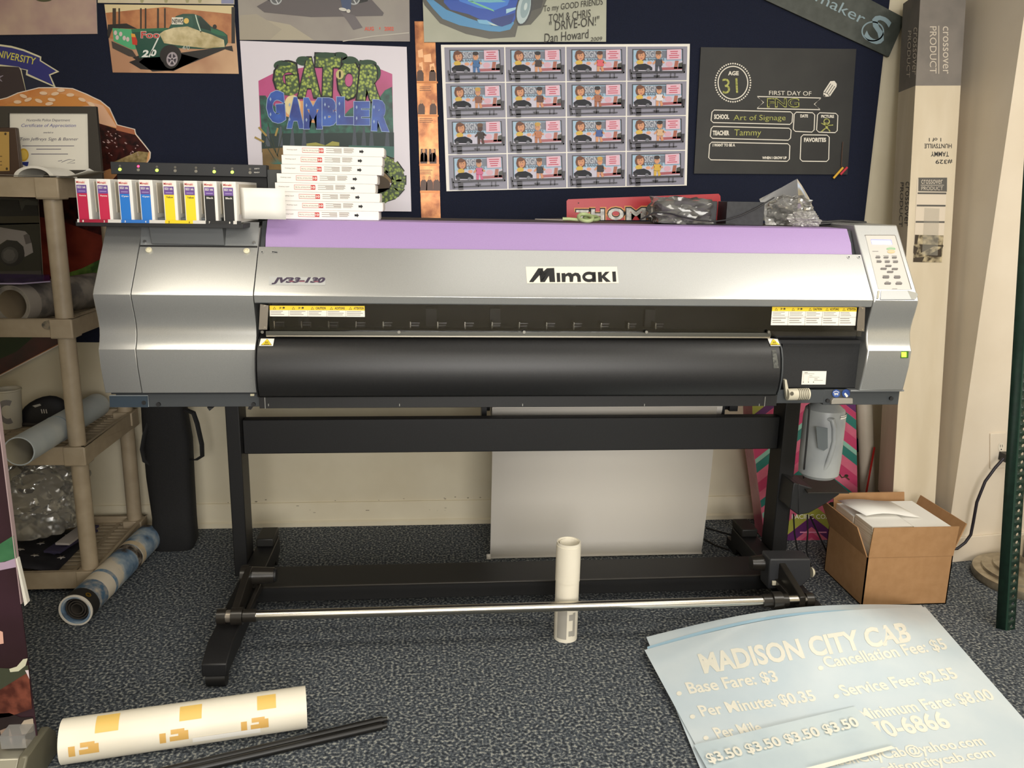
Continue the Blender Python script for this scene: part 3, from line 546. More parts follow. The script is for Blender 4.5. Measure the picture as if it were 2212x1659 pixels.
# control panel
b, A = slope((1830, 470, 3.95))
A.poly([(155, 150), (410, 152), (545, 615), (265, 612)], K('#c9c6bf', .45), 1)
A.stroke([(150, 150), (405, 150), (412, 158), (550, 612)], 5, K('#77726a', .5), 2)
for x, y, w_ in ((245, 325, 34), (308, 325, 46), (380, 326, 44), (250, 364, 40), (320, 364, 44), (390, 365, 44), (302, 493, 56), (400, 494, 52), (330, 545, 26), (420, 546, 40), (385, 607, 42)): A.rect(x, y-2, x+w_, y+3, K('#938f8b', .5), 3)
A.rect(216, 285, 266, 290, K('#8f8b89', .5), 3); A.ell(374, 266, 38, 14, K('#8fb98c', .5), 3); A.ell(376, 290, 34, 15, K('#d8b98a', .5), 3.5); A.lines(344, 258, 404, 300, 3, K('#c9c6bf', .5), 4, .25, .1)
cp = b.build('control_panel', PR)
b, A = slope((1830, 470, 3.95), .001)
A.poly([(203, 186), (375, 190), (386, 228), (212, 226)], K('#6d70e0', .3, 0, None, 1.5), 1); A.poly([(206, 193), (370, 195), (382, 228), (214, 226)], K('#f2f4ff', .3, 0, None, 1.3), 2); b.build('display', cp)
btn = K('#6f6b69', .5)
for x, y, w_, h_ in ((262, 341, 24, 7), (331, 342, 24, 7), (402, 343, 24, 7), (272, 378, 25, 7), (342, 379, 25, 7), (412, 380, 25, 7), (351, 414, 31, 8), (310, 438, 31, 8), (406, 440, 31, 8), (366, 465, 32, 8), (330, 510, 33, 10), (426, 511, 33, 10), (345, 563, 33, 9), (440, 564, 33, 9)):
    b = MB(); A = Art(b, SP+SN*.0008, SN, (1830, 470, 3.95), .0003); pts = [(x+w_*(1 if abs(cos(a)) > .99 else .82 if abs(cos(a)) > .6 else .7)*(1 if cos(a) > 0 else -1), y+h_*sin(a)) for a in [pi/8+2*pi*i/8 for i in range(8)]]
    A.base(pts, -.002, btn); b.build('button', cp)
b, A = slope((1830, 470, 3.95), .001); A.poly([(290, 622), (520, 622), (590, 640), (605, 655), (585, 698), (285, 698)], K('#b9bbba', .4, .3), 1); A.poly([(515, 622), (590, 640), (606, 656), (590, 690), (550, 696)], K('#9b9a92', .45, .3), 2); A.poly([(262, 622), (280, 622), (272, 690), (255, 690)], K('#b9b6a6', .5), 2)
b.build('tray_lip', cp)
b = MB(); A = Art(b, (0, 2.154, 0), zoom=(1830, 470, 3.95)); A.base([(458, 1140), (520, 1136), (516, 1196), (452, 1198)], -.003, K('#3f6a1c', .4)); b.mats; pb = b.build('power_button', PR)
b = MB(); A = Art(b, (0, 2.1505, 0), zoom=(1830, 470, 3.95)); A.rect(464, 1148, 506, 1190, K('#b8ff3a', .4, 0, None, 2.2)); b.build('lamp', pb)
# window: acrylic pane, its rail and brackets, and the print head bay behind
glass = bpy.data.materials.new('smoked_acrylic'); glass.use_nodes = True
g = glass.node_tree.nodes['Principled BSDF']; g.inputs['Base Color'].default_value = (.8, .8, .8, 1); g.inputs['Roughness'].default_value = .015; g.inputs['Transmission Weight'].default_value = 1; g.inputs['IOR'].default_value = 1.5
b = MB(); b.box(P(582, 700, 'y', 2.16).x, 1.175, 2.1605, 2.1635, .985, 1.066, glass); win = b.build('window', PR)
b = MB(); b.box(-.43, P(1665, 718, 'y', 2.155).x, 2.1545, 2.160, .979, .9845, chrome); b.box(-.43, P(1665, 718, 'y', 2.155).x, 2.152, 2.1590, .9845, .994, K('#55554f', .3, .5)); wr = b.build('window_rail', PR, bevel=.0008)
for x in (567, 862, 1132, 1396, 1660): b = MB(); c = P(x, 717, 'y', 2.152); b.tube(c, c+V((0, -.004, 0)), .004, K('#8c8a82', .3, .8), 12); b.build('screw', wr)
for q, zz in (((562, 657), (580, 660), (577, 712), (559, 712)), 0), (((1856, 662), (1869, 664), (1867, 716), (1851, 714)), 1):
    b = MB(); A = Art(b, (0, 2.153, 0)); A.base(q, .003, steel); 
    for k in (0, 2): c = A.w((q[0][0]+q[1][0])/2, q[k][1]+(4 if k == 0 else -4)); b.tube(c, c+V((0, -.002, 0)), .0025, chrome, 10)
    b.build('window_bracket', PR)
b = MB(); b.box(-.45, 1.18, 2.17, 2.43, .962, .972, K('#26272a', .4, .3)); b.box(-.45, 1.18, 2.36, 2.43, .972, 1.075, matte)
for x in (640, 920, 1060, 1400): b.box(P(x, 700, 'y', 2.3).x, P(x, 700, 'y', 2.3).x+.03, 2.34, 2.37, .98, 1.03, K('#34363a', .5))
bed = b.build('platen', PR)
for k in range(15):
    x = P(600+57*k+(k*2), 690, 'y', 2.25).x
    b = MB(); b.tube((x-.012, 2.27, .992), (x+.012, 2.27, .992), .007, K('#33343a', .4), 12); b.box(x-.012, x-.009, 2.255, 2.30, .985, 1.005, chrome); b.box(x-.008, x+.014, 2.262, 2.266, .999, 1.0015, K('#77767a', .3, .6)); b.build('pinch_roller', bed)
# caution labels on the pane
yel = K('#f0cf2c', .5); lab = K('#f1ece2', .5); fine = K('#8d8780', .6); ora = K('#3a3010', .5)
def caution(zoom, q, hd, rows, y_):
    mb = MB(); A = Art(mb, (0, y_, 0), zoom=zoom, step=.0003)
    (x0, y0), (x1, y1), (x2, y2), (x3, y3) = q
    def mp(u, v): return (x0*(1-u)*(1-v)+x1*u*(1-v)+x2*u*v+x3*(1-u)*v, y0*(1-u)*(1-v)+y1*u*(1-v)+y2*u*v+y3*(1-u)*v)
    A.poly(q, lab, 1); A.poly([mp(0, 0), mp(1, 0), mp(1, hd), mp(0, hd)], yel, 2)
    for k, t_ in enumerate(('注 意', '注 意', 'CAUTION', 'ACHTUNG', 'ATTENTION')):
        u0 = k*.2; p = mp(u0+.085 if k > 1 else u0+.1, hd*.78); e = mp(u0+.19 if k > 1 else u0+.16, hd*.78); hh = (mp(0, hd)[1]-mp(0, 0)[1])*.55
        A.text(t_, p[0], p[1], e[0]-p[0], hh, ora, 3, bold=.03)
        c = mp(u0+.05, hd*.55); s_ = hh*.62; A.poly([(c[0]-s_, c[1]+s_*.8), (c[0], c[1]-s_), (c[0]+s_, c[1]+s_*.8)], ora, 3); A.poly([(c[0]-s_*.6, c[1]+s_*.6), (c[0], c[1]-s_*.6), (c[0]+s_*.6, c[1]+s_*.6)], yel, 4)
        for r0, r1 in rows:
            a = mp(u0+.012, r0); z_ = mp(u0+.18, r1); A.lines(a[0], a[1], z_[0], z_[1], 3, fine, 3, .32, .4)
        if k: A.stroke([mp(u0, hd), mp(u0, 1)], 2, fine, 3)
    if len(rows) > 1: A.stroke([mp(0, .55), mp(1, .55)], 2, fine, 3)
    return mb
caution((540, 300, 3.687), [(156, 1328), (913, 1331), (915, 1418), (158, 1413)], .42, [(.5, .95)], 2.1602).build('caution_label', win)
caution((1612, 400, 3.687), [(207, 968), (882, 972), (869, 1118), (195, 1115)], .24, [(.28, .52), (.6, .95)], 2.1602).build('caution_label', win)
# media guide
G = [(2.225, .985), (2.185, .982), (2.155, .972), (2.135, .955), (2.123, .93), (2.117, .90), (2.117, .872), (2.122, .848), (2.132, .828), (2.145, .822), (2.225, .822)]
GL, GR = -.4545, .936
b = MB(); b.prof([(2.15, .79), (2.15, .8205), (2.23, .8205), (2.23, .79)], GL, GR+.01, satin); b.build('guide_rail', PR, bevel=.001)
b = MB(); b.prof(G, GL+.003, GR, satin); gd = b.build('media_guide', PR, bevel=.003, seg=3)
b = MB(); b.prof([(y-.003 if y < 2.2 else y, z) for y, z in G], GL, GL+.0025, INK); b.prof([(y-.003 if y < 2.2 else y, z) for y, z in G], GR+.0005, GR+.004, dgrey); b.build('guide_edge', gd)
def guide_pt(x, y):   # point on the curved guide under a photograph point
    best = None
    for i in range(len(G)-1):
        (ya, za), (yb, zb) = G[i], G[i+1]; t_ = V((0, yb-ya, zb-za)); n = V((0, t_.z, -t_.y)).normalized()
        d = ray(x, y); dn = d.dot(n)
        if abs(dn) < 1e-9: continue
        q = CAM+d*((V((0, ya, za))-CAM).dot(n)/dn)
        if min(za, zb)-1e-6 <= q.z <= max(za, zb)+1e-6 and q.y < 2.2 and (best is None or q.y < best.y): best = q
    return best or P(x, y, 'y', 2.118)
def guide_decal(pts, mm, up, n=6):
    rows = []
    for i in range(n+1):
        v = i/n; rows.append([guide_pt(pts[0][0]*(1-u)*(1-v)+pts[1][0]*u*(1-v)+pts[2][0]*u*v+pts[3][0]*(1-u)*v, pts[0][1]*(1-u)*(1-v)+pts[1][1]*u*(1-v)+pts[2][1]*u*v+pts[3][1]*(1-u)*v)+V((0, -up, up*.6)) for u in (0, .33, .67, 1)])
    b.grid(rows, mm)
for q in ([(564, 732), (593, 732), (590, 748), (560, 748)], [(1657, 731), (1679, 733), (1685, 748), (1664, 748)]):
    b = MB(); guide_decal(q, lab, .002); cx = sum(p_[0] for p_ in q)/4; cy = sum(p_[1] for p_ in q)/4
    sk = .35*(q[2][0]-q[1][0])
    for s_, mm, u_ in ((1, INK, .0026), (.88, yel, .0032)):
        tri = [(cx-12*s_+sk, cy+6.5*s_), (cx-1-sk, cy-6.5*s_), (cx+1-sk, cy-6.5*s_), (cx+12*s_+sk, cy+6.5*s_)]
        guide_decal([tri[1], tri[2], tri[3], tri[0]], mm, u_, 4)
    for k in (-2.5, 0, 2.5): guide_decal([(cx+k-.6, cy-1), (cx+k+.6, cy-1), (cx+k+.6, cy+2.4), (cx+k-.6, cy+2.4)], INK, .0038, 2)
    guide_decal([(cx-6, cy+4), (cx+6, cy+4), (cx+6, cy+5), (cx-6, cy+5)], INK, .0038, 1)
    b.build('heat_label', gd)
b = MB(); guide_decal([(1667, 757), (1676, 757), (1682, 795), (1671, 796)], noisy('scuff_patch', '#3a3b3a', '#65665f', 160, .7), .0012); b.build('scuff', gd)
b = MB()
for x in (580, 863, 1129, 1392, 1640): c = P(x, 874, 'y', 2.148); b.box(c.x-.001, c.x+.001, 2.147, 2.150, c.z-.004, c.z+.002, K('#b5b5b0', .3, .8))
for x, y in ((572, 862), (1653, 860)): c = P(x, y, 'y', 2.146); b.box(c.x-.0008, c.x+.0008, 2.146, 2.150, .79, c.z+.004, K('#c5c5c0', .3, .8))
b.build('guide_pin', gd)
# station cover on the right
b = MB(); A = Art(b, (0, 2.195, 0)); A.base([(1690, 737), (1866, 737), (1857, 838), (1690, 838)], .05, matte); b.box(.94, 1.19, 2.215, 2.25, .80, .99, satin); scv = b.build('station_cover', PR, bevel=.0015)
b = MB(); A = Art(b, (0, 2.1945, 0), zoom=(1640, 640, 6.38)); A.poly([(595, 1030), (928, 1032), (914, 1216), (580, 1216)], lab, 1)
A.rect(625, 1047, 668, 1056, fine, 2); A.lines(622, 1066, 770, 1080, 1, fine, 2, .3); A.lines(690, 1092, 740, 1100, 1, fine, 2, .6); A.lines(690, 1112, 835, 1122, 1, fine, 2, .4); A.lines(760, 1134, 815, 1144, 1, fine, 2, .7); A.lines(755, 1155, 905, 1168, 1, fine, 2, .4)
for x in (607, 678, 748): A.rect(x-4, 1176, x+5, 1190, INK, 2)
A.stroke([(612, 1060), (610, 1170)], 2, K('#d59a90', .5), 2); A.stroke([(680, 1100), (678, 1170)], 2, K('#d59a90', .5), 2); b.build('instruction_label', scv)
b = MB(); b.box(GR+.012, 1.10, 2.188, 2.25, .788, .826, dgrey); lp = b.build('lever_plate', PR, bevel=.001)
ivory = K('#cfc8b2', .45)
c0_ = P(1700, 852, 'y', 2.165); c1_ = P(1746, 851, 'y', 2.165)
b = MB(); b.tube(c0_, c1_, .0165, ivory, 26); A = Art(b, (0, 2.165, 0), zoom=(1640, 640, 6.38)); A.base([(350, 1155), (378, 1150), (402, 1275), (440, 1300), (380, 1400), (365, 1300)], .012, ivory)
for k in range(6): c = c0_.lerp(c1_, .48+.085*k); b.tube(c-V((.0012, 0, 0)), c+V((.0012, 0, 0)), .0172, K('#6d6858', .6), 26)
A = Art(b, (0, 2.1475, 0), zoom=(1640, 640, 6.38)); A.ell(452, 1342, 25, 28, K('#5b5648', .6), 1); b.build('clamp_lever', PR)
b = MB(); A = Art(b, (0, 2.1875, 0), zoom=(1640, 640, 6.38)); A.ell(1061, 1340, 55, 56, K('#2c4a8c', .5), 1, 26); A.ell(1061, 1340, 48, 49, K('#3a5aa0', .5), 2, 26); A.poly([(1030, 1335), (1092, 1335), (1085, 1365), (1065, 1355), (1040, 1365)], lab, 3); A.rect(1035, 1345, 1088, 1350, K('#2c4a8c', .5), 4); A.stroke([(1020, 1325), (1060, 1305), (1102, 1325)], 7, lab, 3); b.build('goggles_label', lp)
b = MB(); A = Art(b, (0, 2.1875, 0), zoom=(1640, 640, 6.38)); A.ell(1196, 1338, 55, 56, K('#2c4a8c', .5), 1, 26); A.poly([(1170, 1345), (1188, 1328), (1225, 1368), (1218, 1388), (1200, 1392)], lab, 3); b.build('gloves_label', lp)
b = MB(); A = Art(b, (0, 2.18, 0), zoom=(1640, 640, 6.38)); A.base([(1025, 1410), (1290, 1408), (1292, 1482), (995, 1488), (1000, 1440)], .02, K('#a5a096', .4, .4)); b.build('bottle_hook', lp, bevel=.001)
# ink station
b = MB(); T0 = P(163, 478, 'y', 2.20); T1 = P(525, 484, 'y', 2.20)
b.box(T0.x, T1.x, 2.20, 2.56, 1.2505, 1.262, dark); ts = b.build('ink_tray', PR, bevel=.001)
b = MB(); A = Art(b, (0, 2.1995, 0), zoom=(140, 340, 5.027))
crim, cyan_, yelw, blk, pale_ = K('#9b1535', .45), K('#2a72c4', .45), K('#f2d21a', .45), K('#161616', .4), K('#d5d2cc', .45)
b.mats
for x0, x1, mm in ((135, 158, pale_), (158, 468, crim), (468, 612, pale_), (612, 918, cyan_), (918, 1088, pale_), (1088, 1392, yelw), (1392, 1530, pale_), (1530, 1830, blk), (1830, 1868, pale_), (1868, 1915, blk)):
    A.poly([(x0, 668+x0*.012), (x1, 668+x1*.012), (x1, 703+x1*.012), (x0, 703+x0*.012)], mm, 1)
for t_, x in zip('12345678', (198, 428, 655, 878, 1132, 1352, 1570, 1790)): A.text(t_, x-6, 700+x*.011, 13, 22, lab if t_ not in '56' else INK, 2, bold=.03)
b.build('slot_strip', ts)
b = MB(); q0, q1 = P(238, 350, 'y', 2.52), P(575, 357, 'y', 2.52)
b.box(q0.x, q1.x, 2.52, 2.56, 1.383, 1.417, K('#2b2c2e', .5)); b.box(q0.x+.01, q1.x, 2.535, 2.60, 1.262, 1.383, K('#141415', .6)); b.box(q1.x-.004, q1.x+.045, 2.535, 2.62, 1.262, 1.405, K('#4a4b4a', .5, .3)); iu = b.build('ink_station', PR, bevel=.001)
for k, (x, g_, r_) in enumerate(((598, 1, 0), (798, 0, 1), (1000, 1, 0), (1198, 0, 0), (1424, 0, 0), (1622, 1, 0), (1818, 1, 0), (2012, 0, 0))):
    b = MB(); A = Art(b, (0, 2.5195, 0), zoom=(140, 340, 5.027)); y = 86+(x-598)*.0245
    A.ell(x, y+6, 13, 13, K('#ff2c4c', .4, 0, None, 7) if r_ else K('#6a665c', .4), 1); A.ell(x, y+44, 17, 16, K('#b8ff40', .4, 0, None, 5) if g_ else K('#8a8578', .4), 1); b.build('indicator_lamp', iu)
b = MB(); A = Art(b, (0, 2.5195, 0), zoom=(140, 340, 5.027)); A.text('EMPTY', 2060, 130, 56, 14, lab, 1); A.text('READY', 2056, 170, 60, 14, lab, 1); b.build('indicator_text', iu)
# cartridges: things of their own, resting in the tray
def cartridge(x, mm, txt, dark_txt, label):
    cw, h_, y0, z0 = .0335, .104, 2.215, 1.2625
    t_ = thing('ink_cartridge', label, 'ink cartridge', (x, y0, z0), 'ink cartridges in the tray')
    mb = MB(); mb.box(x, x+cw, y0, y0+.26, z0, z0+h_, WHITE); mb.build('case', t_, bevel=.0015)
    mb = MB(); S = Art(mb, (0, y0-.0006, 0)); 
    def q(u0, u1, v0, v1, m2, l): mb.face([(x+cw*a, y0-.0006-.0002*l, z0+h_*c) for a, c in ((u0, v0), (u1, v0), (u1, v1), (u0, v1))], m2)
    q(.06, .8, .035, .98, lab, 0); q(.08, .8, .045, .66, mm, 1); q(.08, .8, .66, .855, K('#6a4a94', .45), 1)
    def tx(s_, u0, u1, v0, v1, m2):
        vs, fs, _ = text_geo(s_, .02, 0); mb.raw([(x+cw*(u0+(u1-u0)*a), y0-.0012, z0+h_*(v0+(v1-v0)*c)) for a, c in vs], fs, m2)
    tx('Mimaki', .1, .7, .89, .945, K('#c8332c', .5)); tx('SS21 ink', .14, .74, .775, .83, lab); q(.2, .7, .698, .72, K('#a58fc4', .5), 2); tx(txt, .22, .72, .58, .625, INK if dark_txt else lab)
    mb.build('front_label', t_)
    mb = MB(); mb.box(x+cw, x+cw+.0012, y0+.03, y0+.25, z0+.022, z0+h_-.006, K('#cfc6b4', .6)); mb.build('side_pad', t_)
cols = [('#c01f48', 'Magenta', 0), ('#c8254c', 'Magenta', 0), ('#1f78d0', 'Cyan', 0), ('#1f78d0', 'Cyan', 0), ('#f5dc20', 'Yellow', 1), ('#f5dc20', 'Yellow', 1), ('#121213', 'Black', 0), ('#121213', 'Black', 0)]
clab = ['magenta ink cartridge in slot one at the left end of the tray', 'magenta ink cartridge in slot two beside the first cyan one', 'cyan ink cartridge in slot three next to the magenta ones', 'cyan ink cartridge in slot four next to the yellow ones', 'yellow ink cartridge in slot five next to the cyan ones', 'yellow ink cartridge in slot six next to the black ones', 'black ink cartridge in slot seven next to the yellow ones', 'black ink cartridge in slot eight under the taped white note']
for (hx, tt, dk_), px_, lb_ in zip(cols, (168, 213.5, 259.5, 304.5, 355.5, 400.5, 442.5, 483.5), clab):
    cartridge(P(px_, 440, 'y', 2.215).x-.002, K(hx, .45), tt, dk_, lb_)
# white note taped to the last cartridge
cx1 = P(483.5, 440, 'y', 2.215).x-.002+.0335
b = MB(); rows = []
for v in (0, .33, .67, 1):
    rows.append([V((cx1+.004+u[0], u[1], 1.352-v*.078)) for u in ((0, 2.245), (.012, 2.232), (.04, 2.229), (.075, 2.228), (.115, 2.232))])
b.grid(rows, WHITE); meta(b.build('paper_note', solid=.0008), 'blank white note sticking out from the last black cartridge', 'note')
# stand
frame = noisy('powder_black', '#121213', '#18181a', 250, .5)
def stand(mb_, nm, bev=.003): return mb_.build(nm, PR, bevel=bev)
b = MB(); b.box(-.682, -.637, 2.70, 2.80, .05, .79, frame); stand(b, 'post')
b = MB(); b.box(1.222, 1.277, 2.70, 2.80, .05, .79, frame); stand(b, 'post')
b = MB(); b.box(-.637, 1.222, 2.735, 2.775, P(1100, 975.5, 'y', 2.735).z, P(1100, 897, 'y', 2.775).z, frame); stand(b, 'crossbeam')
b = MB(); b.box(-.58, 1.16, 2.50, 2.65, .055, .108, frame); b.box(-.58, 1.16, 2.496, 2.503, .104, .11, K('#2d2a26', .4)); stand(b, 'lower_crossbeam', .002)  # paler strip along the front edge imitates the ledge highlight
for x0, nm in ((-.636, 'foot'), (1.150, 'foot')):
    b = MB(); b.prof([(2.105, .040), (2.105, .078), (2.18, .104), (2.92, .104), (2.92, .040)], x0, x0+.068, frame); ft = stand(b, nm)
    for yy in (2.13, 2.90):
        b = MB(); b.tube((x0+.008, yy, .0245), (x0+.06, yy, .0245), .0243, K('#1c1b1a', .45), 22); b.box(x0+.02, x0+.048, yy-.012, yy+.012, .03, .045, dark); b.build('caster', ft)
    b = MB(); b.box(x0+.004, x0+.064, 2.82, 2.93, .104, .135, K('#1e1d1b', .5)); b.build('foot_cap', ft, bevel=.004)
# take-up unit
hubm = K('#24211d', .28)
b = MB(); b.tube((-.60, 2.46, .168), (-.578, 2.46, .168), .034, hubm, 24); b.tube((-.578, 2.46, .168), (-.50, 2.46, .168), .029, hubm, 24, .024); b.tube((-.50, 2.46, .168), (-.494, 2.46, .168), .02, dark, 20); b.build('take_up_hub', PR)
b = MB(); b.tube((1.045, 2.46, .172), (1.10, 2.46, .172), .022, hubm, 24, .028); b.tube((1.10, 2.46, .172), (1.125, 2.46, .172), .034, hubm, 24); b.build('take_up_hub', PR)
b = MB(); A = Art(b, (0, 2.405, 0), zoom=(1560, 1140, 8.296)); A.base([(862, 560), (1590, 560), (1592, 900), (1425, 1055), (820, 1105), (850, 640)], .07, K('#2b2c2f', .5)); mo = b.build('take_up_motor', PR, bevel=.005, seg=3)
b = MB(); A = Art(b, (0, 2.40, 0), zoom=(1560, 1140, 8.296)); A.base([(888, 945), (970, 945), (1003, 985), (970, 1020), (888, 1022)], -.006, ivory); b.build('switch', mo, bevel=.001)
b = MB(); c = P(1752, 1236, 'y', 2.43); b.lathe([(0, .012), (.010, .010), (.016, .004), (.017, 0), (0, 0)], c, ivory, 22, (1, 0, 0)); b.tube(c+V((.01, 0, 0)), c+V((.022, 0, 0)), .006, dark, 12); b.build('tension_knob', mo)
for x0, sx in ((-.585, 1), (1.118, -1)):
    b = MB(); b.prism([(x0, 2.46, .135), (x0, 2.46, .20), (x0, 2.40, .195), (x0, 2.27, .168), (x0, 2.24, .16), (x0, 2.24, .12), (x0, 2.29, .12)], (.02, 0, 0), hubm); b.prism([(x0+.02*sx+.01, 2.50, .11), (x0+.02*sx+.01, 2.47, .14), (x0+.02*sx+.01, 2.28, .14), (x0+.02*sx+.01, 2.28, .12)], (.012, 0, 0), hubm); b.build('take_up_arm', PR, bevel=.002)
RY, RZ = 2.255, .141
b = MB(); b.tube((-.515, RY, RZ), (1.142, RY, RZ+.003), .0145, chrome, 28); rod = b.build('tension_bar', PR)
for xs in ((-.625, -.60, .022), (-.60, -.585, .018), (-.585, -.553, .025), (-.552, -.515, .019)): 
    b = MB(); b.tube((xs[0], RY, RZ), (xs[1], RY, RZ), xs[2], hubm if xs[2] > .018 else steel, 22); b.build('bar_collar', rod)
for xs in ((1.005, 1.035, .02), (1.035, 1.065, .027), (1.065, 1.085, .02), (1.142, 1.165, .021)):
    b = MB(); b.tube((xs[0], RY, RZ+.002), (xs[1], RY, RZ+.002), xs[2], hubm, 22); b.build('bar_collar', rod)
# power unit on the right leg
Zj = (1620, 860, 5.185)
b = MB(); A = Art(b, (0, 2.60, 0), zoom=Zj)
b.prism([A.w(540, 960), A.w(860, 1060), A.w(1010, 1075), A.w(840, 1190), A.w(660, 1290), A.w(540, 1312)], (0, .14, 0), K('#1c1c1e', .5)); b.prism([A.w(490, 950), A.w(545, 960), A.w(545, 1312), A.w(445, 1240)], (0, .14, 0), dark); pu = b.build('power_unit', PR, bevel=.003)
b = MB(); l0, l1, l2, l3 = P(1745, 1064, 'y', 2.56), P(1835, 1064, 'y', 2.56), P(1792, 1026, 'y', 2.74), P(1716, 1026, 'y', 2.74)
b.prism([l0, l1, l2, l3], (0, 0, -.004), K('#26251f', .5)); b.build('lid', pu, bevel=.001)
# roll of media behind the printer, its sheet hanging to the carpet
ML = P(1061, 885, 'y', 2.93).x; MR = P(1553, 885, 'y', 2.93).x; mw = K('#e4dfd6', .6)
MD = thing('media_roll', 'white roll of printing media behind the stand with its sheet hanging to the carpet', 'paper roll', ((ML+MR)/2, 2.93, 0))
b = MB(); b.tube((ML, 2.93, .60), (MR-.008, 2.93, .60), .058, mw, 40); b.build('roll', MD)
b = MB(); SR = P(1529, 975, 'y', 2.93).x
b.grid([[V((ML+.002+(SR-ML)*u-(.004*u*v), yy, zz)) for u in (0, .5, 1)] for v, yy, zz in ((0, 2.872, .60), (.1, 2.8722, .54), (.4, 2.876, .36), (.7, 2.89, .18), (.9, 2.905, .05), (.97, 2.912, .008), (1, 2.90, .004))], mw)
p = P(1053, 1203, 'y', 2.89); b.raw([(ML-.012, 2.895, .003), (ML+.004, 2.895, .003), (ML+.004, 2.905, .02), (ML-.012, 2.905, .02)], [(0, 1, 2, 3)], mw); b.build('sheet', MD, solid=.0006)
for x0, x1 in ((ML-.034, ML-.006), (MR-.004, MR+.026)):
    b = MB(); b.tube((x0, 2.93, .60), (x1, 2.93, .60), .026, dark, 20); b.box(x0-.002, x0+.016, 2.90, 2.96, .545, .70, dark); b.build('roll_holder', PR)
b = MB(); b.box(MR+.03, MR+.061, 2.9, 2.95, .575, .64, dark); b.box(MR+.06, 1.24, 2.915, 2.935, .60, .625, dark); b.build('roll_rail', PR)
b = MB(); b.box(-.62, ML-.03, 2.915, 2.935, .655, .675, dark); b.build('roll_rail', PR)
# ---------------------------------------------------------------- things on top of the printer
from mathutils import noise
def plastic(name, col, dens=.25):
    m = bpy.data.materials.new(name); m.use_nodes = True; t = m.node_tree; t.nodes.clear()
    o = t.nodes.new('ShaderNodeOutputMaterial'); mx = t.nodes.new('ShaderNodeMixShader'); tr = t.nodes.new('ShaderNodeBsdfTransparent'); m2 = t.nodes.new('ShaderNodeMixShader')
    gl = t.nodes.new('ShaderNodeBsdfGlossy'); gl.inputs['Roughness'].default_value = .12; gl.inputs['Color'].default_value = (.9, .9, .88, 1)
    df = t.nodes.new('ShaderNodeBsdfDiffuse'); df.inputs['Color'].default_value = lin(col); tr.inputs['Color'].default_value = (.93, .93, .93, 1)
    fr = t.nodes.new('ShaderNodeFresnel'); fr.inputs['IOR'].default_value = 1.6; mx.inputs[0].default_value = dens
    t.links.new(tr.outputs[0], mx.inputs[1]); t.links.new(df.outputs[0], mx.inputs[2]); t.links.new(fr.outputs[0], m2.inputs[0])
    t.links.new(mx.outputs[0], m2.inputs[1]); t.links.new(gl.outputs[0], m2.inputs[2]); t.links.new(m2.outputs[0], o.inputs[0]); return m
film = plastic('clear_film', '#b8b6b0', .16); film2 = plastic('cloudy_film', '#c9c8c4', .38)
def crumple(mb, c, r, mat, seed, amp=.35, sub=4, fq=2.2, floor_z=None, box=0.0):
    bm = bmesh.new(); bmesh.ops.create_icosphere(bm, subdivisions=sub, radius=1); c = V(c); vs = []
    for v in bm.verts:
        p = v.co.copy(); 
        if box: q = max(abs(p.x), abs(p.y), abs(p.z)); p = p.lerp(p/q, box)
        n = noise.noise(p*fq+V((seed, seed*2.3, 0)))*amp + abs(noise.noise(p*fq*2.7+V((0, seed, 3))))*amp*.8
        p = p*(1+n); p = V((p.x*r[0], p.y*r[1], p.z*r[2]))+c
        if floor_z is not None: p.z = max(p.z, floor_z)
        vs.append(p)
    mb.raw(vs, [tuple(v.index for v in f.verts) for f in bm.faces], mat); bm.free()
wred = K('#c8302c', .5); tn = K('#8b8276', .6)
def wash_box(): 
    L_, D_, H_ = .266, .10, .0238
    t_ = thing('liquid_box', 'x', 'box', (0, 0, 0), 'white cartridge boxes stacked on the printer')
    mb = MB(); mb.box(0, L_, 0, D_, 0, H_, WHITE); mb.build('carton', t_, bevel=.0012)
    mb = MB()
    def fp(u, v, l=0): return (u*L_, -.0004-.0003*l, v*H_)
    def tx(s_, u0, u1, v0, v1, m2, l=1, bold=.01):
        vs, fs, _ = text_geo(s_, bold, 0); mb.raw([fp(u0+(u1-u0)*a, v0+(v1-v0)*c, l) for a, c in vs], fs, m2)
    def rc_(u0, u1, v0, v1, m2, l=0): mb.face([fp(u0, v0, l), fp(u1, v0, l), fp(u1, v1, l), fp(u0, v1, l)], m2)
    tx('Washing Liquid', .035, .14, .5, .64, tn); rc_(.19, .40, .28, .80, wred); rc_(.193, .355, .32, .76, lab, 1); tx('PRE FILL UP SOLUTION', .2, .35, .46, .60, tn, 2); tx('10', .362, .395, .4, .68, lab, 2, .03)
    for k in range(5):
        q = .02+.04*random.random(); rc_(.425+q*(k % 2)*2, .58, .76-.11*k, .81-.11*k, tn); rc_(.60, .74-q, .80-.11*k, .85-.11*k, tn)
    mb.face([fp(.755, .42, 0), fp(.78, .42, 0), fp(.78, .3, 0), fp(.80, .54, 0), fp(.78, .78, 0), fp(.78, .66, 0), fp(.755, .66, 0)], INK)
    mb.build('printed_front', t_)
    mb = MB(); mb.box(L_-.0005, L_+.0012, .004, D_-.004, .004, H_-.003, K('#e4e0d8', .6)); mb.build('end_flap', t_)
    return t_
wb = wash_box(); lefts = [272, 258, 252, 214, 197, 232, 256, 222]; names_ = ['topmost', 'second from the top', 'third from the top', 'fourth from the top', 'fifth from the top', 'third from the bottom', 'second from the bottom', 'lowest']
for k, lx in enumerate(lefts):
    z = 1.2717+(7-k)*.0240; loc = (P(540+lx/3.687, 390, 'y', 2.335).x, 2.335, z); lb_ = 'long white liquid carton, %s of the stack on the printer' % names_[k]
    if k == 0: wb.location = loc; wb['label'] = lb_
    else: dup(wb, loc, lb_)
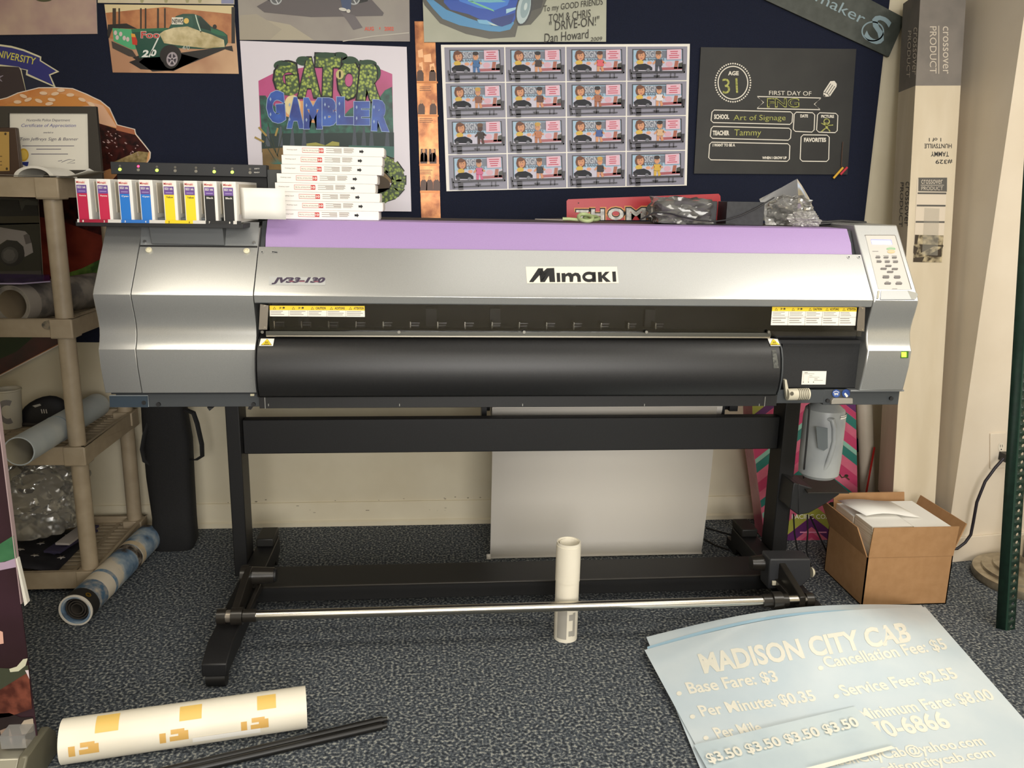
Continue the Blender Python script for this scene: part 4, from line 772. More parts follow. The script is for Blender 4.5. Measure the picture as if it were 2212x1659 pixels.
# red sign leaning behind the printer top
Z5 = (1100, 380, 3.687)
b = MB(); A = Art(b, (0, 2.66, 0), zoom=Z5); redp = K('#a8242b', .4)
p0 = [(458, 352), (457, 200), (470, 186), (1668, 142), (1682, 160), (1690, 352)]
A.base(p0, .004, redp)
A.ell(552, 216, 5, 5, INK, 1, 10)
alum = noisy('diamond_plate_print', '#8f8c88', '#c9c5bc', 60, .35)
for t_, x0, x1, y0 in (('T', 525, 640, 262), ('H', 645, 765, 255), ('O', 778, 920, 248), ('M', 925, 1095, 246), ('P', 1105, 1230, 242)):
    A.text(t_, x0-8, 352, x1-x0+16, 352-y0+8, K('#c98a4a', .5), 2, bold=.09); A.text(t_, x0, 352, x1-x0, 352-y0, INK, 3, bold=.08); A.text(t_, x0+8, 352, x1-x0-16, 352-y0-10, alum, 4, bold=.045)
meta(b.build('metal_sign', smooth=0), 'red metal sign with big outlined letters leaning behind the printer top', 'sign')
# scissors
SCI = thing('scissors', 'pale green handled scissors lying on the printer top edge', 'scissors', (P(1230, 470, 'y', 2.40).x, 2.40, 1.272))
gr = K('#a9b884', .45); zt = 1.2785
def at2(u, y, z): return V((P(1100+u/3.687, 474, 'y', y).x, y, z))
b = MB(); b.prism([at2(205, 2.44, zt), at2(430, 2.425, zt-.001), at2(432, 2.435, zt+.003), at2(425, 2.44, zt+.003)], (0, 0, .002), K('#6b665c', .3, .9)); b.build('blade', SCI)
b = MB(); b.path([at2(425, 2.43, zt+.003), at2(480, 2.428, zt+.003), at2(560, 2.425, zt+.001)], .005, gr, 10)
c = at2(605, 2.43, zt+.008); b.path([c+V((.020*cos(a), .028*sin(a)-.004, .009*sin(a))) for a in [2*pi*k/24 for k in range(25)]], .0055, gr, 10); b.build('handle', SCI)
b = MB(); c = at2(655, 2.46, zt+.006); b.path([c+V((.022*cos(a), .020*sin(a), .005*sin(a))) for a in [2*pi*k/20 for k in range(21)]], .005, K('#8f9f6c', .45), 10); b.build('handle', SCI)
# black adapters, bags and cables
char = noisy('charcoal_plastic', '#232528', '#2c2e31', 90, .5)
x0, x1 = P(1425, 450, 'y', 2.45).x, P(1545, 450, 'y', 2.45).x
def leaning_box(nm, lb_, ct, x0, x1, y0, y1, z0, z1, mt, cut=.012):
    mb = MB(); mb.prism([(x0, y0, z0), (x1, y0, z0), (x1, y0, z1), (x0+cut, y0, z1), (x0, y0, z1-cut)], (0, y1-y0, 0), mt); return meta(mb.build(nm, bevel=.003), lb_, ct)
leaning_box('device_case', 'dark boxed device inside a clear bag on the printer in front of the red sign', 'device', x0, x1, 2.43, 2.53, 1.272, 1.340, char)
b = MB(); crumple(b, ((x0+x1)/2-.012, 2.48, 1.309), ((x1-x0)/2*1.0, .062, .037), film, 3.1, .28, 4, 2.0, 1.2718, .75); meta(b.build('clear_bag', smooth=20), 'clear plastic bag wrapped round the dark device in front of the red sign', 'plastic bag')
x0, x1 = P(1560, 450, 'y', 2.46).x, P(1640, 450, 'y', 2.46).x
leaning_box('power_adapter', 'square charcoal box between the two clear plastic bags on the printer', 'device', x0, x1, 2.42, 2.50, 1.272, 1.340, char, .001)
b = MB(); crumple(b, (P(1693, 450, 'y', 2.56).x, 2.53, 1.312), (.062, .05, .045), film, 7.7, .42, 4, 1.9, 1.2718)
pk_ = [(P(x, y, 'y', 2.56)) for x, y in ((1640, 430), (1690, 404), (1722, 386), (1733, 402), (1748, 428), (1752, 470))]; base_ = [(P(x, 480, 'y', 2.55)) for x in (1640, 1680, 1705, 1725, 1745, 1757)]
b.grid([pk_, [p.lerp(q, .45)+V((0, -.035+.012*(i % 2), 0)) for i, (p, q) in enumerate(zip(pk_, base_))], [V((q.x, 2.50, 1.2722)) for q in base_]], film)
meta(b.build('clear_bag', smooth=20), 'tall crumpled clear plastic bag with a peaked top on the printer', 'plastic bag')
leaning_box('adapter_block', 'black block seen inside the peaked clear plastic bag', 'device', P(1660, 450, 'y', 2.6).x, P(1700, 450, 'y', 2.6).x, 2.55, 2.58, 1.272, 1.322, K('#17181b', .5), .006)
b = MB(); crumple(b, (P(1718, 462, 'y', 2.46).x, 2.40, 1.292), (.040, .033, .022), film2, 12.4, .5, 4, 2.4, 1.2718); meta(b.build('plastic_wrap', smooth=15), 'small cloudy ball of crumpled plastic in front of the peaked clear bag', 'plastic wrap')
cab = K('#101012', .45)
def ptz(u, v, y): return P(1100+u/3.687, 380+v/3.687, 'y', y)
b = MB(); b.path([ptz(1040, 350, 2.40), ptz(1150, 292, 2.39), ptz(1280, 297, 2.385), ptz(1400, 330, 2.385), ptz(1500, 352, 2.39), ptz(1640, 362, 2.39), ptz(1740, 350, 2.39), ptz(1850, 315, 2.40), ptz(1960, 262, 2.405), ptz(2110, 172, 2.43)], .0022, cab, 8)
b.path([V((ptz(1640, 372, 2.41).x+q*.03, 2.40+.01*sin(q), 1.2742)) for q in (-3, -2, -1, 0, 1, 2)], .0022, cab, 8)
meta(b.build('thin_cable'), 'thin black cable looping over the printer top beside the clear bags', 'cable')
b = MB()
for k, (xa, xb, yy, zz) in enumerate(((1762, 1878, 2.46, 1.286), (1765, 1862, 2.44, 1.281), (1762, 1886, 2.48, 1.280))):
    b.path([V((P(xa, 478, 'y', yy).x, yy, zz-.004)), V((P((xa+xb)/2, 478, 'y', yy).x, yy+.01, zz+.002)), V((P(xb, 478, 'y', yy).x, yy+.02, zz-.002))], .0045, cab, 8)
meta(b.build('cable_bundle'), 'flat bundle of black cables at the right end of the printer top', 'cable')
# ---------------------------------------------------------------- things on the right
jugm = noisy('cloudy_jug_plastic', '#8e9294', '#a5a8a7', 8, .38, 0, .0, 3)
JU = thing('waste_jug', 'cloudy grey plastic jug hanging under the right end of the printer', 'jug', (1.24, 2.45, .48))
b = MB(); b.lathe([(0, .004), (.05, 0), (.062, .012), (.0645, .06), (.0645, .2), (.060, .225), (.036, .245), (.026, .25), (.026, .302), (0, .302)], (1.24, 2.45, .478), jugm, 40); b.build('body', JU)
b = MB(); h0 = [P(1620+u/5.185, 860+v/5.185, 'y', 2.385) for u, v in ((880, 235), (925, 245), (945, 330), (945, 480), (920, 580), (880, 700), (850, 810))]; h0[0].y = 2.40; h0[-1].y = 2.395
b.path(h0, .010, jugm, 12, (.009, .0075)); b.build('handle', JU)
b = MB(); A = Art(b, (0, 2.3850, 0), zoom=Zj); A.poly([(740, 320), (870, 335), (872, 560), (830, 590), (760, 560)], K('#5c6366', .5), 1); b.build('recess_shade', JU)  # flat dark patch paints the shade of a handle recess
b = MB(); 
for k in range(9):
    a0, a1 = radians(-70+k*8), radians(-62+k*8)
    for zz, hh, mm in ((.683, .010, lab), (.688, .002, INK)): b.face([(1.24+(.0653+(.0004 if mm is INK else 0))*cos(q), 2.45+(.0653+(.0004 if mm is INK else 0))*sin(q), z_) for q, z_ in ((a0, zz), (a1, zz), (a1, zz+hh), (a0, zz+hh))], mm)
b.build('label_band', JU)
# tall mailing box standing in the corner
kraft = noisy('white_carton', '#d3c5ab', '#dccfb7', 12, .7, stretch=(1, 1, .2)); gband = noisy('grey_carton_print', '#77716b', '#827b74', 14, .7); ctape = noisy('shiny_tape', '#3c3226', '#cbbd9c', 40, .22, .2, .5, 4)
f0, f1 = P(1921, 1212, 'z', 0), P(2015, 1212, 'z', 0); f1.y = f0.y
t0, t1 = P(1989, -20, 'y', 3.02), P(2088, -20, 'y', 3.02); dv = V((.035, .17, 0)); dvt = V((.05, .2, 0))
b = MB()
def lerp4(u, v): return (f0.lerp(f1, u)).lerp(t0.lerp(t1, u), v)
TB = thing('mailing_box', 'tall white and grey cardboard mailing box leaning in the corner behind the printer', 'cardboard box', tuple(f0))
def ring4(v): a, c = lerp4(0, v), lerp4(1, v); e = dv.lerp(dvt, v); return [a, c, c+e, a+e]
zb = [(0, .105, gband), (.105, .845, kraft), (.845, 1, gband)]
for v0, v1, mm in zb:
    r0, r1 = ring4(v0), ring4(v1)
    b.raw(r0+r1, [(0, 1, 5, 4), (1, 2, 6, 5), (2, 3, 7, 6), (3, 0, 4, 7)], mm)
b.face(ring4(0), gband); b.face(ring4(1), gband)
nF = (f1-f0).cross(t0-f0).normalized(); nF = nF if nF.y < 0 else -nF
nS = (t0-f0).cross(dv).normalized(); nS = nS if nS.x < 0 else -nS
A = Art(b, f0+nF*.0006, nF, Z4); tw_ = K('#cfc4b4', .7); mk = K('#2b2a2c', .6); gp = K('#5c5954', .6)
A.text('crossover', 1682, 172, 310, 36, tw_, 1, rot=-90); A.text('PRODUCT', 1597, 172, 308, 44, tw_, 1, rot=-90); A.rect(1653, 168, 1658, 482, tw_, 1)
for t_, x, y, w_, h_ in (('#329', 1745, 1040, 110, 30), ('TAMMY', 1722, 990, 118, 32), ('HUNTSVILLE', 1740, 938, 178, 30), ('1 of 1', 1672, 900, 80, 24)): A.text(t_, x, y, w_, h_, mk, 1, rot=180, bold=.012)
A = Art(b, f0+nS*.0006, nS, Z4)
A.text('crossover', 1492, 178, 310, 24, tw_, 1, rot=-92); A.text('PRODUCT', 1455, 200, 305, 22, tw_, 1, rot=-92); A.text('crossover', 1440, 1185, 290, 24, gp, 1, rot=-92); A.text('PRODUCT', 1405, 1190, 290, 22, gp, 1, rot=-92); b.build('carton', TB)
b = MB(); A = Art(b, f0+nF*.0007, nF, (1612, 400, 3.687)); 
A.poly([(1362, -50), (1602, -45), (1560, 618), (1330, 612)], K('#ddd0bd', .5), 1)
A.poly([(1372, -60), (1600, -60), (1598, 52), (1370, 48)], gp, 2); A.text('crossover', 1395, -10, 170, 34, tw_, 3); A.text('PRODUCT', 1395, 40, 172, 30, tw_, 3); A.rect(1390, -2, 1575, 2, tw_, 3)
for y in (57, 155, 285): A.poly([(1366-(y-57)*.07, y), (1594-(y-57)*.06, y+2), (1593-(y-57)*.06, y+16), (1365-(y-57)*.07, y+14)], gp, 2)
A.poly([(1345, 395), (1572, 400), (1558, 616), (1330, 612)], ctape, 3)  # the tape's glare is painted in as pale and dark mottling
for q in ([(1345, 395), (1375, 397), (1360, 470), (1340, 468)], [(1380, 470), (1570, 478), (1570, 490), (1380, 482)], [(1335, 480), (1370, 500), (1345, 560), (1332, 540)], [(1385, 482), (1500, 485), (1390, 540)], [(1440, 560), (1556, 500), (1555, 570), (1500, 575)], [(1332, 580), (1420, 570), (1400, 612), (1330, 610)]): A.poly(q, K('#3a3025', .4), 4)
A.poly([(1420, 180), (1540, 185), (1525, 560), (1400, 555)], film, 5); b.build('address_label', TB)
# tube, stick, colourful bag and a navy corner beyond the leg
b = MB(); b.pipe((1.835, 3.13, 0), (1.70, 3.21, 1.12), .030, .026, noisy('white_tube', '#c9c0ae', '#d3cab8', 9, .4)); meta(b.build('mailing_tube'), 'pale cardboard tube standing between the striped bag and the tall box', 'tube')
b = MB(); q0, q1 = P(1868, 1082, 'y', 3.06), P(1889, 966, 'y', 3.10); dd = (q0-q1)/(q0.z-q1.z); q0 = q1-dd*q1.z
b.path([q0, q1], .011, K('#b3231f', .5), 4, (.013, .004)); meta(b.build('red_stick', smooth=0), 'flat red stick leaning beside the pale cardboard tube', 'stick')
def clip(poly, out):
    n = len(out); ar = sum(out[i][0]*out[(i+1) % n][1]-out[(i+1) % n][0]*out[i][1] for i in range(n)); sg = 1 if ar > 0 else -1; res = poly
    for i in range(n):
        a, c = out[i], out[(i+1) % n]; f = lambda p: sg*((c[0]-a[0])*(p[1]-a[1])-(c[1]-a[1])*(p[0]-a[0])); new = []
        for j in range(len(res)):
            p, q = res[j-1], res[j]; fp_, fq_ = f(p), f(q)
            if (fp_ >= 0) != (fq_ >= 0): t_ = fp_/(fp_-fq_); new.append((p[0]+(q[0]-p[0])*t_, p[1]+(q[1]-p[1])*t_))
            if fq_ >= 0: new.append(q)
        res = new
        if not res: break
    return res
BG = thing('gift_bag', 'shiny pink bag with green and purple chevron stripes behind the right leg', 'bag', (1.5, 3.03, 0))
bpt = V((0, P(1740, 1167, 'z', 0).y, 0)); bo = [(25, 20), (1185, 20), (1215, 1592), (165, 1592), (95, 1000), (35, 580)]
b = MB(); A = Art(b, bpt, zoom=Zj); pnk = noisy('pink_foil', '#b4506a', '#c96a80', 9, .22); A.base(bo, .10, pnk)
teal, plum, oliv, rose, mint = K('#2f6f66', .25), K('#5b2d5e', .25), K('#9a9a44', .3), K('#b23f62', .25), K('#7fae9c', .3)
for ya, hh, mm in ((-760, 120, oliv), (-640, 100, plum), (-540, 90, rose), (-450, 130, oliv), (-320, 95, plum), (-220, 70, rose), (-145, 110, teal), (70, 120, rose), (193, 55, mint), (250, 110, teal), (480, 120, rose), (700, 90, teal), (860, 60, mint), (1180, 140, oliv), (1322, 120, plum), (1500, 60, rose)):
    ax, k = 690, .78; mm_ = [(-100, ya+(ax+100)*k), (ax, ya), (1400, ya+(1400-ax)*k), (1400, ya+hh+(1400-ax)*k), (ax, ya+hh), (-100, ya+hh+(ax+100)*k)]
    for half in ([mm_[0], mm_[1], mm_[4], mm_[5]], [mm_[1], mm_[2], mm_[3], mm_[4]]):
        q = clip(half, bo)
        if len(q) > 2: A.poly(q, mm, 1)
for x, y, r_ in ((1080, 870, 24), (920, 1190, 40), (1000, 1110, 30), (850, 1185, 20), (990, 1170, 24), (930, 1230, 22)): A.ell(x, y, r_, r_*.7, K(('#c9c9a0', '#2c2b1c')[x % 4 == 0], .4), 2, 9)
A.text('PACIFIC COAST', 470, 1352, 500, 50, lab, 3); A.lines(560, 1496, 870, 1520, 1, K('#d98aa8', .5), 3, .6, .05)
A.stroke([(1000, 850), (1030, 890), (1070, 880), (1115, 915)], 16, K('#4a3428', .5), 3); b.build('bag_body', BG)
b = MB(); A = Art(b, (0, 3.205, 0), zoom=Zj); A.base([(1120, 300), (1205, 450), (1290, 602), (1120, 604)], .004, K('#14264a', .5)); p_ = A.w(1130, 602); b.box(p_.x-.01, p_.x+.004, 3.205, 3.209, 0, p_.z, K('#14264a', .5)); meta(b.build('navy_card', smooth=0), 'pointed corner of a navy card poking out behind the striped bag', 'card')
# cardboard carton with papers
cbd = noisy('brown_cardboard', '#a27a51', '#aa8259', 30, .75); cbi = K('#b08a62', .8)
Y0, Y1, X0, X1, ZC = 2.465, 2.745, 1.452, 1.757, .178
CB = thing('open_carton', 'open brown cardboard carton full of papers on the carpet to the right', 'cardboard box', ((X0+X1)/2, Y0, 0))
b = MB(); w_ = .004
b.box(X0, X1, Y0, Y1, 0, w_, cbd); b.box(X0, X1, Y0, Y0+w_, 0, ZC, cbd); b.box(X0, X1, Y1-w_, Y1, 0, ZC, cbd); b.box(X0, X0+w_, Y0, Y1, 0, ZC, cbd); b.box(X1-w_, X1, Y0, Y1, 0, ZC, cbd); b.build('carton_body', CB)
def flap(a, c, up, th):
    mb = MB(); a, c, up, th = V(a), V(c), V(up), V(th); mb.prism([a, c, c+up, a+up], th, cbd); mb.build('flap', CB)
flap((X0+.003, Y0-.0015, ZC+.001), (X1-.001, Y0-.0015, ZC+.001), (.004, -.004, .108), (0, w_, 0))
flap((X0+.02, Y1, ZC), (X1-.01, Y1, ZC), (0, .03, .115), (0, w_, 0))
flap((X0, Y0+.006, ZC), (X0, Y1, ZC), (-.035, .02, .10), (w_, 0, 0))
flap((X1, Y0+.006, ZC), (X1, Y1, ZC), (.052, .02, .105), (-w_, 0, .001))
pap = noisy('stacked_paper', '#cfc4ae', '#ece6d8', 3, .7, stretch=(1, 1, 220), detail=1)
def paper(nm, lb_, ct, x0, x1, y0, y1, z0, z1):
    mb = MB(); mb.box(x0, x1, y0, y1, z0, z1, pap); mb.face([(x0, y0, z1+.0004), (x1, y0, z1+.0004), (x1, y1, z1+.0004), (x0, y1, z1+.0004)], WHITE); return meta(mb.build(nm, smooth=0), lb_, ct, 'papers in the brown carton')
paper('paper_stack', 'front left block of white paper standing in the open carton', 'paper', X0+.012, X0+.155, Y0+.014, Y0+.13, .0045, .283)
paper('paper_stack', 'right hand block of white paper in the open carton', 'paper', X0+.165, X1-.008, Y0+.014, Y0+.26, .0045, .277)
paper('paper_stack', 'back left block of white paper in the open carton', 'paper', X0+.012, X0+.155, Y0+.14, Y0+.265, .0045, .27)
b = MB(); b.grid([[V((X0+.03+.20*u-.03*v, Y0+.09+.15*v, .286+.014*sin(u*3.4+.5)*(1-.3*v)+.02*max(0, u-.7))) for u in [k/10 for k in range(11)]] for v in (0, .5, 1)], WHITE); meta(b.build('loose_sheet', solid=.0006), 'loose wavy white sheet on top of the papers in the carton', 'paper', 'papers in the brown carton')
# outlet cord
b = MB(); cpts = [(2168, 990), (2150, 1010), (2128, 1040), (2110, 1085), (2102, 1130), (2097, 1155), (2085, 1172), (2068, 1185)]
cp_ = [P(x, y, 'y', 2.75) for x, y in cpts]; cp_.append(V((1.93, 2.765, .06))); cp_.append(V((1.90, 2.765, .008)))
b.path(cp_, .0055, K('#1d1822', .45), 10); q = P(2170, 985, 'y', 2.80); b.box(q.x-.02, q.x+.02, 2.765, 2.805, q.z-.014, q.z+.016, cab); meta(b.build('electric_cable'), 'black power cord dropping from the wall outlet behind the brown carton', 'cord')
# green perforated post
GPm = noisy('green_enamel', '#14281f', '#1a3227', 60, .35); base = P(2172, 1361, 'z', 0); ax_ = V((-.101, 0, 1)); W1, W2 = .030, .034
GP = thing('shelf_post', 'dark green perforated steel angle post at the right edge', 'post', tuple(base))
b = MB(); u1 = V((.026, -.018, 0)).normalized(); u2 = V((.033, .006, 0)).normalized(); o_ = base+V((-.024, .014, 0)); n1 = V((u1.y, -u1.x, 0)); cr = o_+u1*W1
b.raw([o_, cr, cr+ax_*2.45, o_+ax_*2.45], [(0, 1, 2, 3)], GPm)
n_ = 92; st = 2.45/n_; rh = .0058
for k in range(n_):   # flange with a real hole in each step
    lo, hi = cr+ax_*(st*k), cr+ax_*(st*(k+1)); cen = (lo+hi)/2+u2*W2*.55
    outer = [lo, lo+u2*W2*.55, lo+u2*W2, (lo+hi)/2+u2*W2, hi+u2*W2, hi+u2*W2*.55, hi, (lo+hi)/2]
    ang = [math.atan2((p-cen).z, (p-cen).dot(u2)) for p in outer]; inner = [cen+u2*rh*cos(a)+V((0, 0, rh*sin(a))) for a in ang]
    b.raw(outer+inner, [(i, (i+1) % 8, (i+1) % 8+8, i+8) for i in range(8)], GPm)
b.build('angle', GP, solid=.0022)
b = MB(); b.tube(cr+V((0, .002, 0)), cr+V((0, .002, 0))+ax_*2.45, .0035, K('#1f3a2e', .3), 10); b.build('corner_bead', GP)
# round silver pedestal base
nick = noisy('brushed_nickel', '#9c917c', '#b8ad97', 30, .3, .75); lc_ = P(2222, 1256, 'z', 0)
PB = thing('pedestal_base', 'round stepped silver pedestal base on the carpet behind the green post', 'pedestal base', tuple(lc_))
b = MB(); b.lathe([(0, 0), (.185, 0), (.19, .012), (.186, .03), (.16, .034), (.158, .044), (.125, .048), (.123, .058), (.085, .062), (.083, .074), (.05, .08), (.048, .10), (0, .10)], lc_, nick, 56); b.build('disc', PB)
b = MB(); b.tube(lc_+V((0, 0, .10)), lc_+V((0, 0, .165)), .045, chrome, 32); b.tube(lc_+V((0, 0, .165)), lc_+V((0, 0, .7)), .03, K('#35151a', .4), 24); b.build('column', PB)
# ---------------------------------------------------------------- vinyl sheets on the carpet
def hump(x, y):
    dx = (x-1.2)/.40; dy = (y-2.20)/.30
    return .006 + .142*math.exp(-dx*dx-dy*dy) + .002*sin(x*9+y*5)
def bpos(px, py, up=0.0):
    h = 0.0
    for _ in range(9):
        q = P(px, py, 'z', h); h = .5*h+.5*(hump(q.x, q.y)+up)
    return P(px, py, 'z', h)
vin = noisy('pale_blue_vinyl', '#c4d2da', '#ced9de', 6, .24, 0, .04, 4); vin2 = noisy('pale_blue_vinyl_flap', '#bccbd2', '#c9d6da', 7, .25, 0, .05, 4); vw = noisy('cream_letters', '#e6e4d6', '#ece9dc', 12, .3); vs_ = K('#a8cbe0', .3)
def sheet(mb, TL, TR, BR, BL, mm, bulge, up, nu=44, nv=30):
    rows = []
    for j in range(nv+1):
        v = j/nv; r_ = []
        for i in range(nu+1):
            u = i/nu; x = TL[0]*(1-u)*(1-v)+TR[0]*u*(1-v)+BR[0]*u*v+BL[0]*(1-u)*v; y = TL[1]*(1-u)*(1-v)+TR[1]*u*(1-v)+BR[1]*u*v+BL[1]*(1-u)*v
            y -= bulge*sin(pi*u)*(1-v)**3; r_.append(bpos(x, y, up))
        rows.append(r_)
    mb.grid(rows, mm)
def btext(mb, t_, x, y, w_, h_, rot, sk, up, bold=.04):
    vs, fs, asp = text_geo(t_, bold, 0); c, q = cos(radians(rot)), sin(radians(rot)); k = math.tan(radians(sk))
    mb.raw([bpos(x+a*w_*c-(bb*h_)*q+bb*h_*k, y-a*w_*q-bb*h_*c, up) for a, bb in vs], fs, vw)
def bpoly(mb, pts, mm, up): mb.face([bpos(x, y, up) for x, y in pts], mm)
b = MB(); sheet(b, (1396, 1376), (1990, 1307), (2420, 1800), (1570, 1800), vin, 26, 0)
for k in range(20):
    t0_, t1_ = k/20, (k+1)/20; e = lambda t_: (1398+580*t_, 1397-78*t_-30*sin(pi*t_)); a, c = e(t0_), e(t1_)
    bpoly(b, [a, c, (c[0]+1, c[1]+8*(1-t1_*.6)), (a[0]+1, a[1]+8*(1-t0_*.6))], vs_, .0016)
meta(b.build('vinyl_sheet'), 'pale blue vinyl sheet lying underneath with its blue lined top edge showing', 'vinyl sheet')
b = MB(); sheet(b, (1392, 1404), (1999, 1311), (2420, 1790), (1600, 1790), vin, 24, .004)
U = .0052
for a in (('MADISON CITY CAB', 1522, 1456, 455, 44, 8.8, -12, .035), ('Base Fare: $3', 1492, 1503, 195, 29, 8, -18, .025), ('Per Minute: $0.35', 1520, 1552, 250, 28, 8, -22, .025), ('Per Mile', 1552, 1596, 100, 24, 8, -25, .025), ('Cancellation Fee: $5', 1790, 1447, 265, 28, 9, -26, .025), ('Service Fee: $2.55', 1828, 1508, 250, 28, 9, -30, .025), ('Minimum Fare: $8.00', 1868, 1560, 290, 28, 9, -32, .025), ('(256) 270-6866', 1765, 1630, 305, 48, 9, -30, .03), ('MadisonCityCab@yahoo.com', 1760, 1668, 380, 28, 8, -32, .025), ('madisoncitycab.com', 1890, 1682, 270, 26, 9, -32, .025)):
    btext(b, a[0], a[1], a[2], a[3], a[4], a[5], a[6], U, a[7])
for x, y in ((1467, 1498), (1496, 1548), (1525, 1594), (1773, 1443), (1807, 1504)): bpoly(b, [(x+6*cos(k*pi/5), y+5*sin(k*pi/5)) for k in range(10)], vw, U)
meta(b.build('vinyl_sheet'), 'large pale blue vinyl sheet with cream cab fare lettering spread on the carpet', 'vinyl sheet')
b = MB(); rows = []
for j in range(13):
    v = j/12; r_ = []
    for i in range(21):
        u = i/20; x = 1499*(1-u)*(1-v)+1846*u*(1-v)+1935*u*v+1560*(1-u)*v; y = 1609*(1-u)*(1-v)+1526*u*(1-v)+1612*u*v+1720*(1-u)*v
        r_.append(bpos(x, y, .009+.006*sin(pi*min(1, u*1.0))*(1-v)))
    rows.append(r_)
b.grid(rows, vin2); btext(b, '$3.50 $3.50 $3.50 $3.50', 1536, 1652, 335, 24, 14, -22, .0165, .03); bpoly(b, [(1740, 1659), (1925, 1611), (1935, 1616), (1770, 1662)], K('#efece0', .4), .016)
meta(b.build('vinyl_strip'), 'folded strip of price lettering lying across the large pale blue vinyl sheet', 'vinyl strip')
# ---------------------------------------------------------------- rolls on the carpet
b = MB(); wr_ = noisy('white_vinyl_roll', '#e9e2d0', '#f0ead9', 6, .45); cR = V((.408, 2.325, 0)); R_ = .0365
b.pipe(cR, cR+V((0, 0, .322)), R_, R_-.003, wr_, 40); b.pipe(cR+V((.003, .002, 0)), cR+V((.003, .002, .318)), R_-.006, R_-.008, wr_, 36)
b.pipe(cR+V((0, 0, .195)), cR+V((0, 0, .312)), R_+.0012, R_, wr_, 40)
gl_ = K('#a9a59c', .5)
def cyl(c, r, a0, a1, z0, z1, mm, n=6): 
    for k in range(n): p, q = radians(a0+(a1-a0)*k/n), radians(a0+(a1-a0)*(k+1)/n); b.face([(c.x+r*cos(t_), c.y+r*sin(t_), c.z+z_) for t_, z_ in ((p, z0), (q, z0), (q, z1), (p, z1))], mm)
cyl(cR, R_+.0006, 215, 265, .012, .135, gl_); cyl(cR, R_+.0006, 275, 310, .022, .04, gl_, 4); cyl(cR, R_+.0006, 275, 310, .075, .095, gl_, 4); cyl(cR, R_+.0006, 295, 310, .02, .1, gl_, 3); cyl(cR, R_+.0006, 268, 310, .115, .135, gl_, 4)
meta(b.build('vinyl_roll'), 'small white vinyl roll standing upright behind the chrome bar', 'vinyl roll')
FRa, FRb, rr_ = V((-.885, 1.828, .054)), V((-.330, 1.936, .050)), .05
b = MB(); b.pipe(FRa, FRb, rr_+.002, rr_-.004, wr_, 44); d = (FRb-FRa).normalized(); up_ = V((0, 0, 1)); sd = up_.cross(d)
gold, gold2 = K('#e5c069', .5), K('#d8ad60', .5)
def rp(t_, a, r=rr_+.0026): return FRa.lerp(FRb, t_)+(up_*cos(radians(a))+sd*(-1)*sin(radians(a)))*r   # angle from the top towards the camera
def patch(t0_, t1_, a0, a1, mm, sh=0, r=rr_+.0026):
    for k in range(6): q0, q1 = a0+(a1-a0)*k/6, a0+(a1-a0)*(k+1)/6; b.face([rp(t_, a, r) for t_, a in ((t0_, q0), (t1_, q0), (t1_, q1), (t0_, q1))], mm)
for t0_, t1_ in ((.14, .23), (.47, .56), (.79, .87)): patch(t0_, t1_, 5 if t0_ > .3 else -5, 48, gold)
for t0_ in (.04, .39, .72):
    patch(t0_, t0_+.025, 72, 100, gold2); patch(t0_+.045, t0_+.10, 66, 78, gold2); patch(t0_+.075, t0_+.115, 72, 98, gold2); patch(t0_+.04, t0_+.075, 84, 98, gold2)
patch(.52, .80, 96, 112, WHITE, r=rr_+.004)
b.build; FRo = meta(b.build('vinyl_roll'), 'long white vinyl roll with yellow printed squares lying in the foreground', 'vinyl roll')
for k, (a, c) in enumerate((((-.72, 1.735, .0105), (-.135, 1.925, .0105)), ((-.74, 1.71, .0105), (-.135, 1.90, .0105)))):
    b = MB(); b.tube(a, c, .0095, K('#141312', .4), 14); b.tube(V(a).lerp(V(c), .965), V(a).lerp(V(c), 1.02), .006, K('#1d1c1a', .4), 12)
    meta(b.build('black_pole'), ('thin black pole on the carpet lying against the long foreground roll', 'thin black pole nearest the viewer in front of the long white roll')[k], 'pole')
fabm = bpy.data.materials.new('printed_fabric'); fabm.use_nodes = True
t = fabm.node_tree; bs = t.nodes['Principled BSDF']; tc = t.nodes.new('ShaderNodeTexCoord'); nz = t.nodes.new('ShaderNodeTexNoise'); nz.inputs['Scale'].default_value = 7; nz.inputs['Detail'].default_value = 5; rp_ = t.nodes.new('ShaderNodeValToRGB')
for pos, cc in ((0, '#17130f'), (.36, '#3d3226'), (.42, '#5b7690'), (.5, '#9aa8b2'), (.55, '#cfc4b0'), (.8, '#d8cebc')):
    e = rp_.color_ramp.elements.new(pos) if pos not in (0,) else rp_.color_ramp.elements[0]; e.position = pos; e.color = lin(cc)
rp_.color_ramp.elements[-1].color = lin('#d8cebc'); t.links.new(tc.outputs['Object'], nz.inputs['Vector']); t.links.new(nz.outputs['Fac'], rp_.inputs[0]); t.links.new(rp_.outputs[0], bs.inputs['Base Color']); bs.inputs['Roughness'].default_value = .8
fa, fb = P(164, 1318, 'z', .05), P(322, 1160, 'z', .05);
b = MB(); FAB = thing('fabric_roll', 'rolled printed banner in blue and cream lying on the carpet beside the tan shelf', 'fabric roll', (fa.x, fa.y, 0))
b.pipe(fa, fb, .050, .040, fabm, 36); dd = (fb-fa).normalized()
for r_ in (.036, .028, .020): b.pipe(fa+dd*.008, fa+dd*.2, r_, r_-.004, K('#39332c', .8), 30)
b.build('roll', FAB)
b = MB(); b.pipe(fa-dd*.004, fa+dd*.002, .052, .047, K('#d9d2c4', .7), 36); b.pipe(fa+dd*.002, fa+dd*.05, .0512, .0495, K('#1b1917', .7), 36); b.build('hem', FAB, 'dark hem with a white turned edge')
